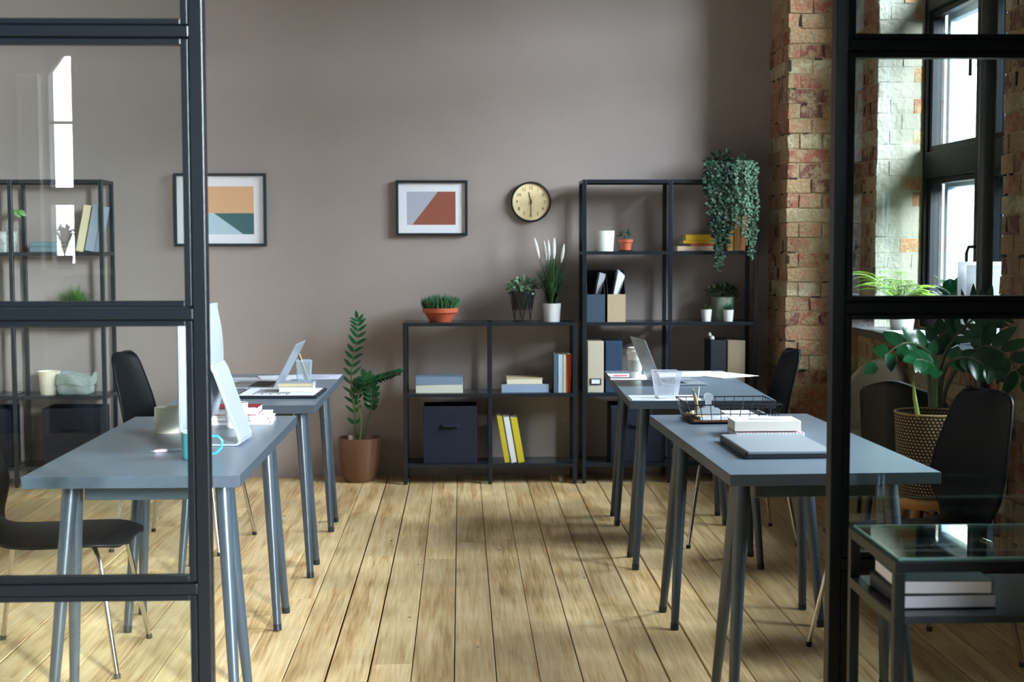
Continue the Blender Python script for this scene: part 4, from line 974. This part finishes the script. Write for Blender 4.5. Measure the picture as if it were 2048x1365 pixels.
# ------------------------------------------------------------------ right front table items
tr = thing('wire_tray', 'black wire document tray with wooden base on the right front table', 'tray', (.985, 5.20, TZ), math.radians(1.5))
tw, td, tz_ = .150, .125, .072; t2, d2 = .168, .142
mb = MB(); nx, ny = 9, 7
def rect(w_, d_, z): return [(-w_, -d_, z), (w_, -d_, z), (w_, d_, z), (-w_, d_, z), (-w_, -d_, z)]
for z, f_ in ((.008, 0), (.038, .5), (tz_, 1)):
    w_, d_ = tw+(t2-tw)*f_, td+(d2-td)*f_; mb.tube(rect(w_, d_, z), .0017 if f_ < 1 else .0024, 5)
for i in range(nx+1):
    q = i/nx*2-1
    for s_ in (-1, 1): mb.tube([(q*tw, s_*td, .006), (q*t2, s_*d2, tz_+.003)], .0015, 5)
    mb.tube([(q*tw, -td, .006), (q*tw, td, .006)], .0015, 5)
for i in range(ny+1):
    q = i/ny*2-1
    for s_ in (-1, 1): mb.tube([(s_*tw, q*td, .006), (s_*t2, q*d2, tz_+.003)], .0015, 5)
mb.build('wire_frame', mat('black_wire', (16, 20, 26), .35), tr)
MB().bx(-tw+.003, tw-.003, -td+.003, td-.003, .008, .014).build('wooden_base', mat('tray_wood', (120, 74, 56), .5, noise=.15, nscale=30), tr)
def on_tray(x, y, z): return tr.matrix_basis @ Vector((x, y, z))
bpy.context.view_layer.update()
o = sheet_flat('white printed sheets piled in the wire tray', *on_tray(.01, -.0, 0)[:2], .26, .21, .03, z=TZ+.0145); MB().bx(-.13, .13, -.10, .10, .0012, .010).build('sheet', PAPER, o)
MB().bx(-.115, -.02, -.03, .06, .0101, .0106).build('dark_photo', mat('photo_dark', (50, 48, 52), .5), o)
MB().bx(.09, .125, -.07, .10, .0101, .0106).build('dark_strip', mat('photo_dark', (50, 48, 52), .5), o)
for i in range(3): MB().bx(-.10+i*.028, -.088+i*.028, -.015, .015, .0107, .0110).build('pale_mark', mat('mark_tan', (200, 180, 120), .6), o)
sheet_flat('yellow note at the left end of the wire tray', *on_tray(-.118, -.03, 0)[:2], .05, .12, .2, z=TZ+.0262, col=mat('yellow_note', (232, 210, 120), .7))
cl = thing('bulldog_clip', 'large silver bulldog clip standing in the wire tray', 'clip', on_tray(-.088, -.085, .027))
SLV = mat('clip_silver', (196, 204, 212), .35, .3)
pol = [(-.042, 0), (.042, 0), (.042, .022), (.036, .027), (.016, .030), (.010, .040), (.009, .056), (.015, .062), (.0155, .072), (.009, .081), (-.009, .081), (-.0155, .072), (-.015, .062), (-.009, .056), (-.010, .040), (-.016, .030), (-.036, .027), (-.042, .022)]
MB().prism(pol, (0, 0, 0), (1, 0, 0), (0, -.12, 1), (0, 1, .0), .0015).build('front_plate', SLV, cl, bevel=.0005)
MB().prism(pol, (0, .004, 0), (1, 0, 0), (0, .22, 1), (0, 1, 0), .0015).build('back_plate', SLV, cl, bevel=.0005)
MB().tube([(-.02, .003, .034), (.02, .003, .034)], .004, 10).build('spring', SLV, cl)
for i, (x, y, dx, dz, c, l) in enumerate([(-.125, -.06, -.018, .10, (110, 104, 96), 'dark grey pencil leaning in the tray corner'), (-.128, -.035, .012, .105, (196, 196, 186), 'silver pen upright in the tray corner'), (-.12, -.08, -.020, .085, (196, 170, 110), 'ochre pencil leaning lowest in the tray corner')]):
    a = on_tray(x, y, .0275); pen(l, a+Vector((dx, -.01, dz)), a, .004, mat('traypen_%d' % i, c, .35), cat='pen', group='pens in the tray corner')
nb = thing('spiral_notebook', 'white spiral notebook under the cream book on the right table', 'notebook', (1.035, 4.775, TZ), math.radians(1))
MB().bx(-.115, .115, -.075, .08, 0, .016).build('pages', PAPER, nb, bevel=.001)
MB().bx(-.116, .116, -.072, .081, .016, .0175).build('cover', mat('rose_cover', (196, 172, 178), .5), nb)
mb = MB()
for i in range(19):
    x = -.108+i*.012; mb.tube([(x, -.075+.0085*math.cos(a)-.0, .009+.0105*math.sin(a)) for a in [k*PI/6 for k in range(13)]], .0009, 5, cap=False)
mb.build('spiral', mat('spiral_dark', (52, 56, 66), .4, .5), nb)
book('thick cream book with a pencil on it on the right table', .225, .135, .034, (226, 224, 212), (1.03, 4.785, TZ+.0215), (0, 0, .01), (214, 206, 184), None, 'y-')
pen('white pencil lying on the cream book', (1.115, 4.76, TZ+.0600), (.975, 4.765, TZ+.0600), .0042, mat('white_plastic', (220, 222, 224), .3), cat='pencil', name='pencil')

# ------------------------------------------------------------------ glass-topped side desk
dk = thing('side_desk', 'black metal desk with glass top and lower shelf, bottom right corner', 'desk', (.88, 2.822, 0), math.radians(-.5)); W_, D_, Hh = 1.0, .36, .74; e = .022
for x in (0, W_-e):
    for y in (0, D_-e):
        MB().bx(x, x+e, y, y+e, .01, Hh-.022).build('leg', FRAME, dk, bevel=.0015)
MB().bx(0, W_, 0, e, Hh-.022, Hh).bx(0, W_, D_-e, D_, Hh-.022, Hh).bx(0, e, e, D_-e, Hh-.022, Hh).bx(W_-e, W_, e, D_-e, Hh-.022, Hh).build('top_frame', FRAME, dk, bevel=.0015)
MB().bx(e*.4, W_-e*.4, e*.4, D_-e*.4, Hh+.0005, Hh+.006).build('glass_top', DGLASS, dk)
MB().bx(e*.4, W_-e*.4, e*.4, e*.4+.003, Hh+.0006, Hh+.0062).bx(e*.4, W_-e*.4, D_-e*.4-.003, D_-e*.4, Hh+.0006, Hh+.0062).bx(e*.4, e*.4+.003, e*.4, D_-e*.4, Hh+.0006, Hh+.0062).build('glass_edge', mat('glass_edge', (120, 168, 160), .15), dk)
MB().bx(e, W_-e, 0, D_, .612, .628).build('shelf', mat('shelf_board', (34, 44, 52), .22, spec=.7), dk, bevel=.001)
MB().bx(0, e, e, D_-e, .606, .628).build('shelf_rail', FRAME, dk); MB().bx(W_-e, W_, e, D_-e, .606, .628).build('shelf_rail', FRAME, dk)
WP = (232, 232, 240)
book('black notebook at the bottom of the pair under the glass desk top', .20, .22, .030, (14, 18, 30), (1.010+.0, 2.985, .6285), (0, 0, .02), WP, 'notebooks under the glass desk top', 'x-')
book('dark green-black notebook topmost under the glass desk top', .19, .22, .030, (30, 44, 44), (1.008, 2.98, .6592), (0, 0, -.03), WP, 'notebooks under the glass desk top', 'x+')
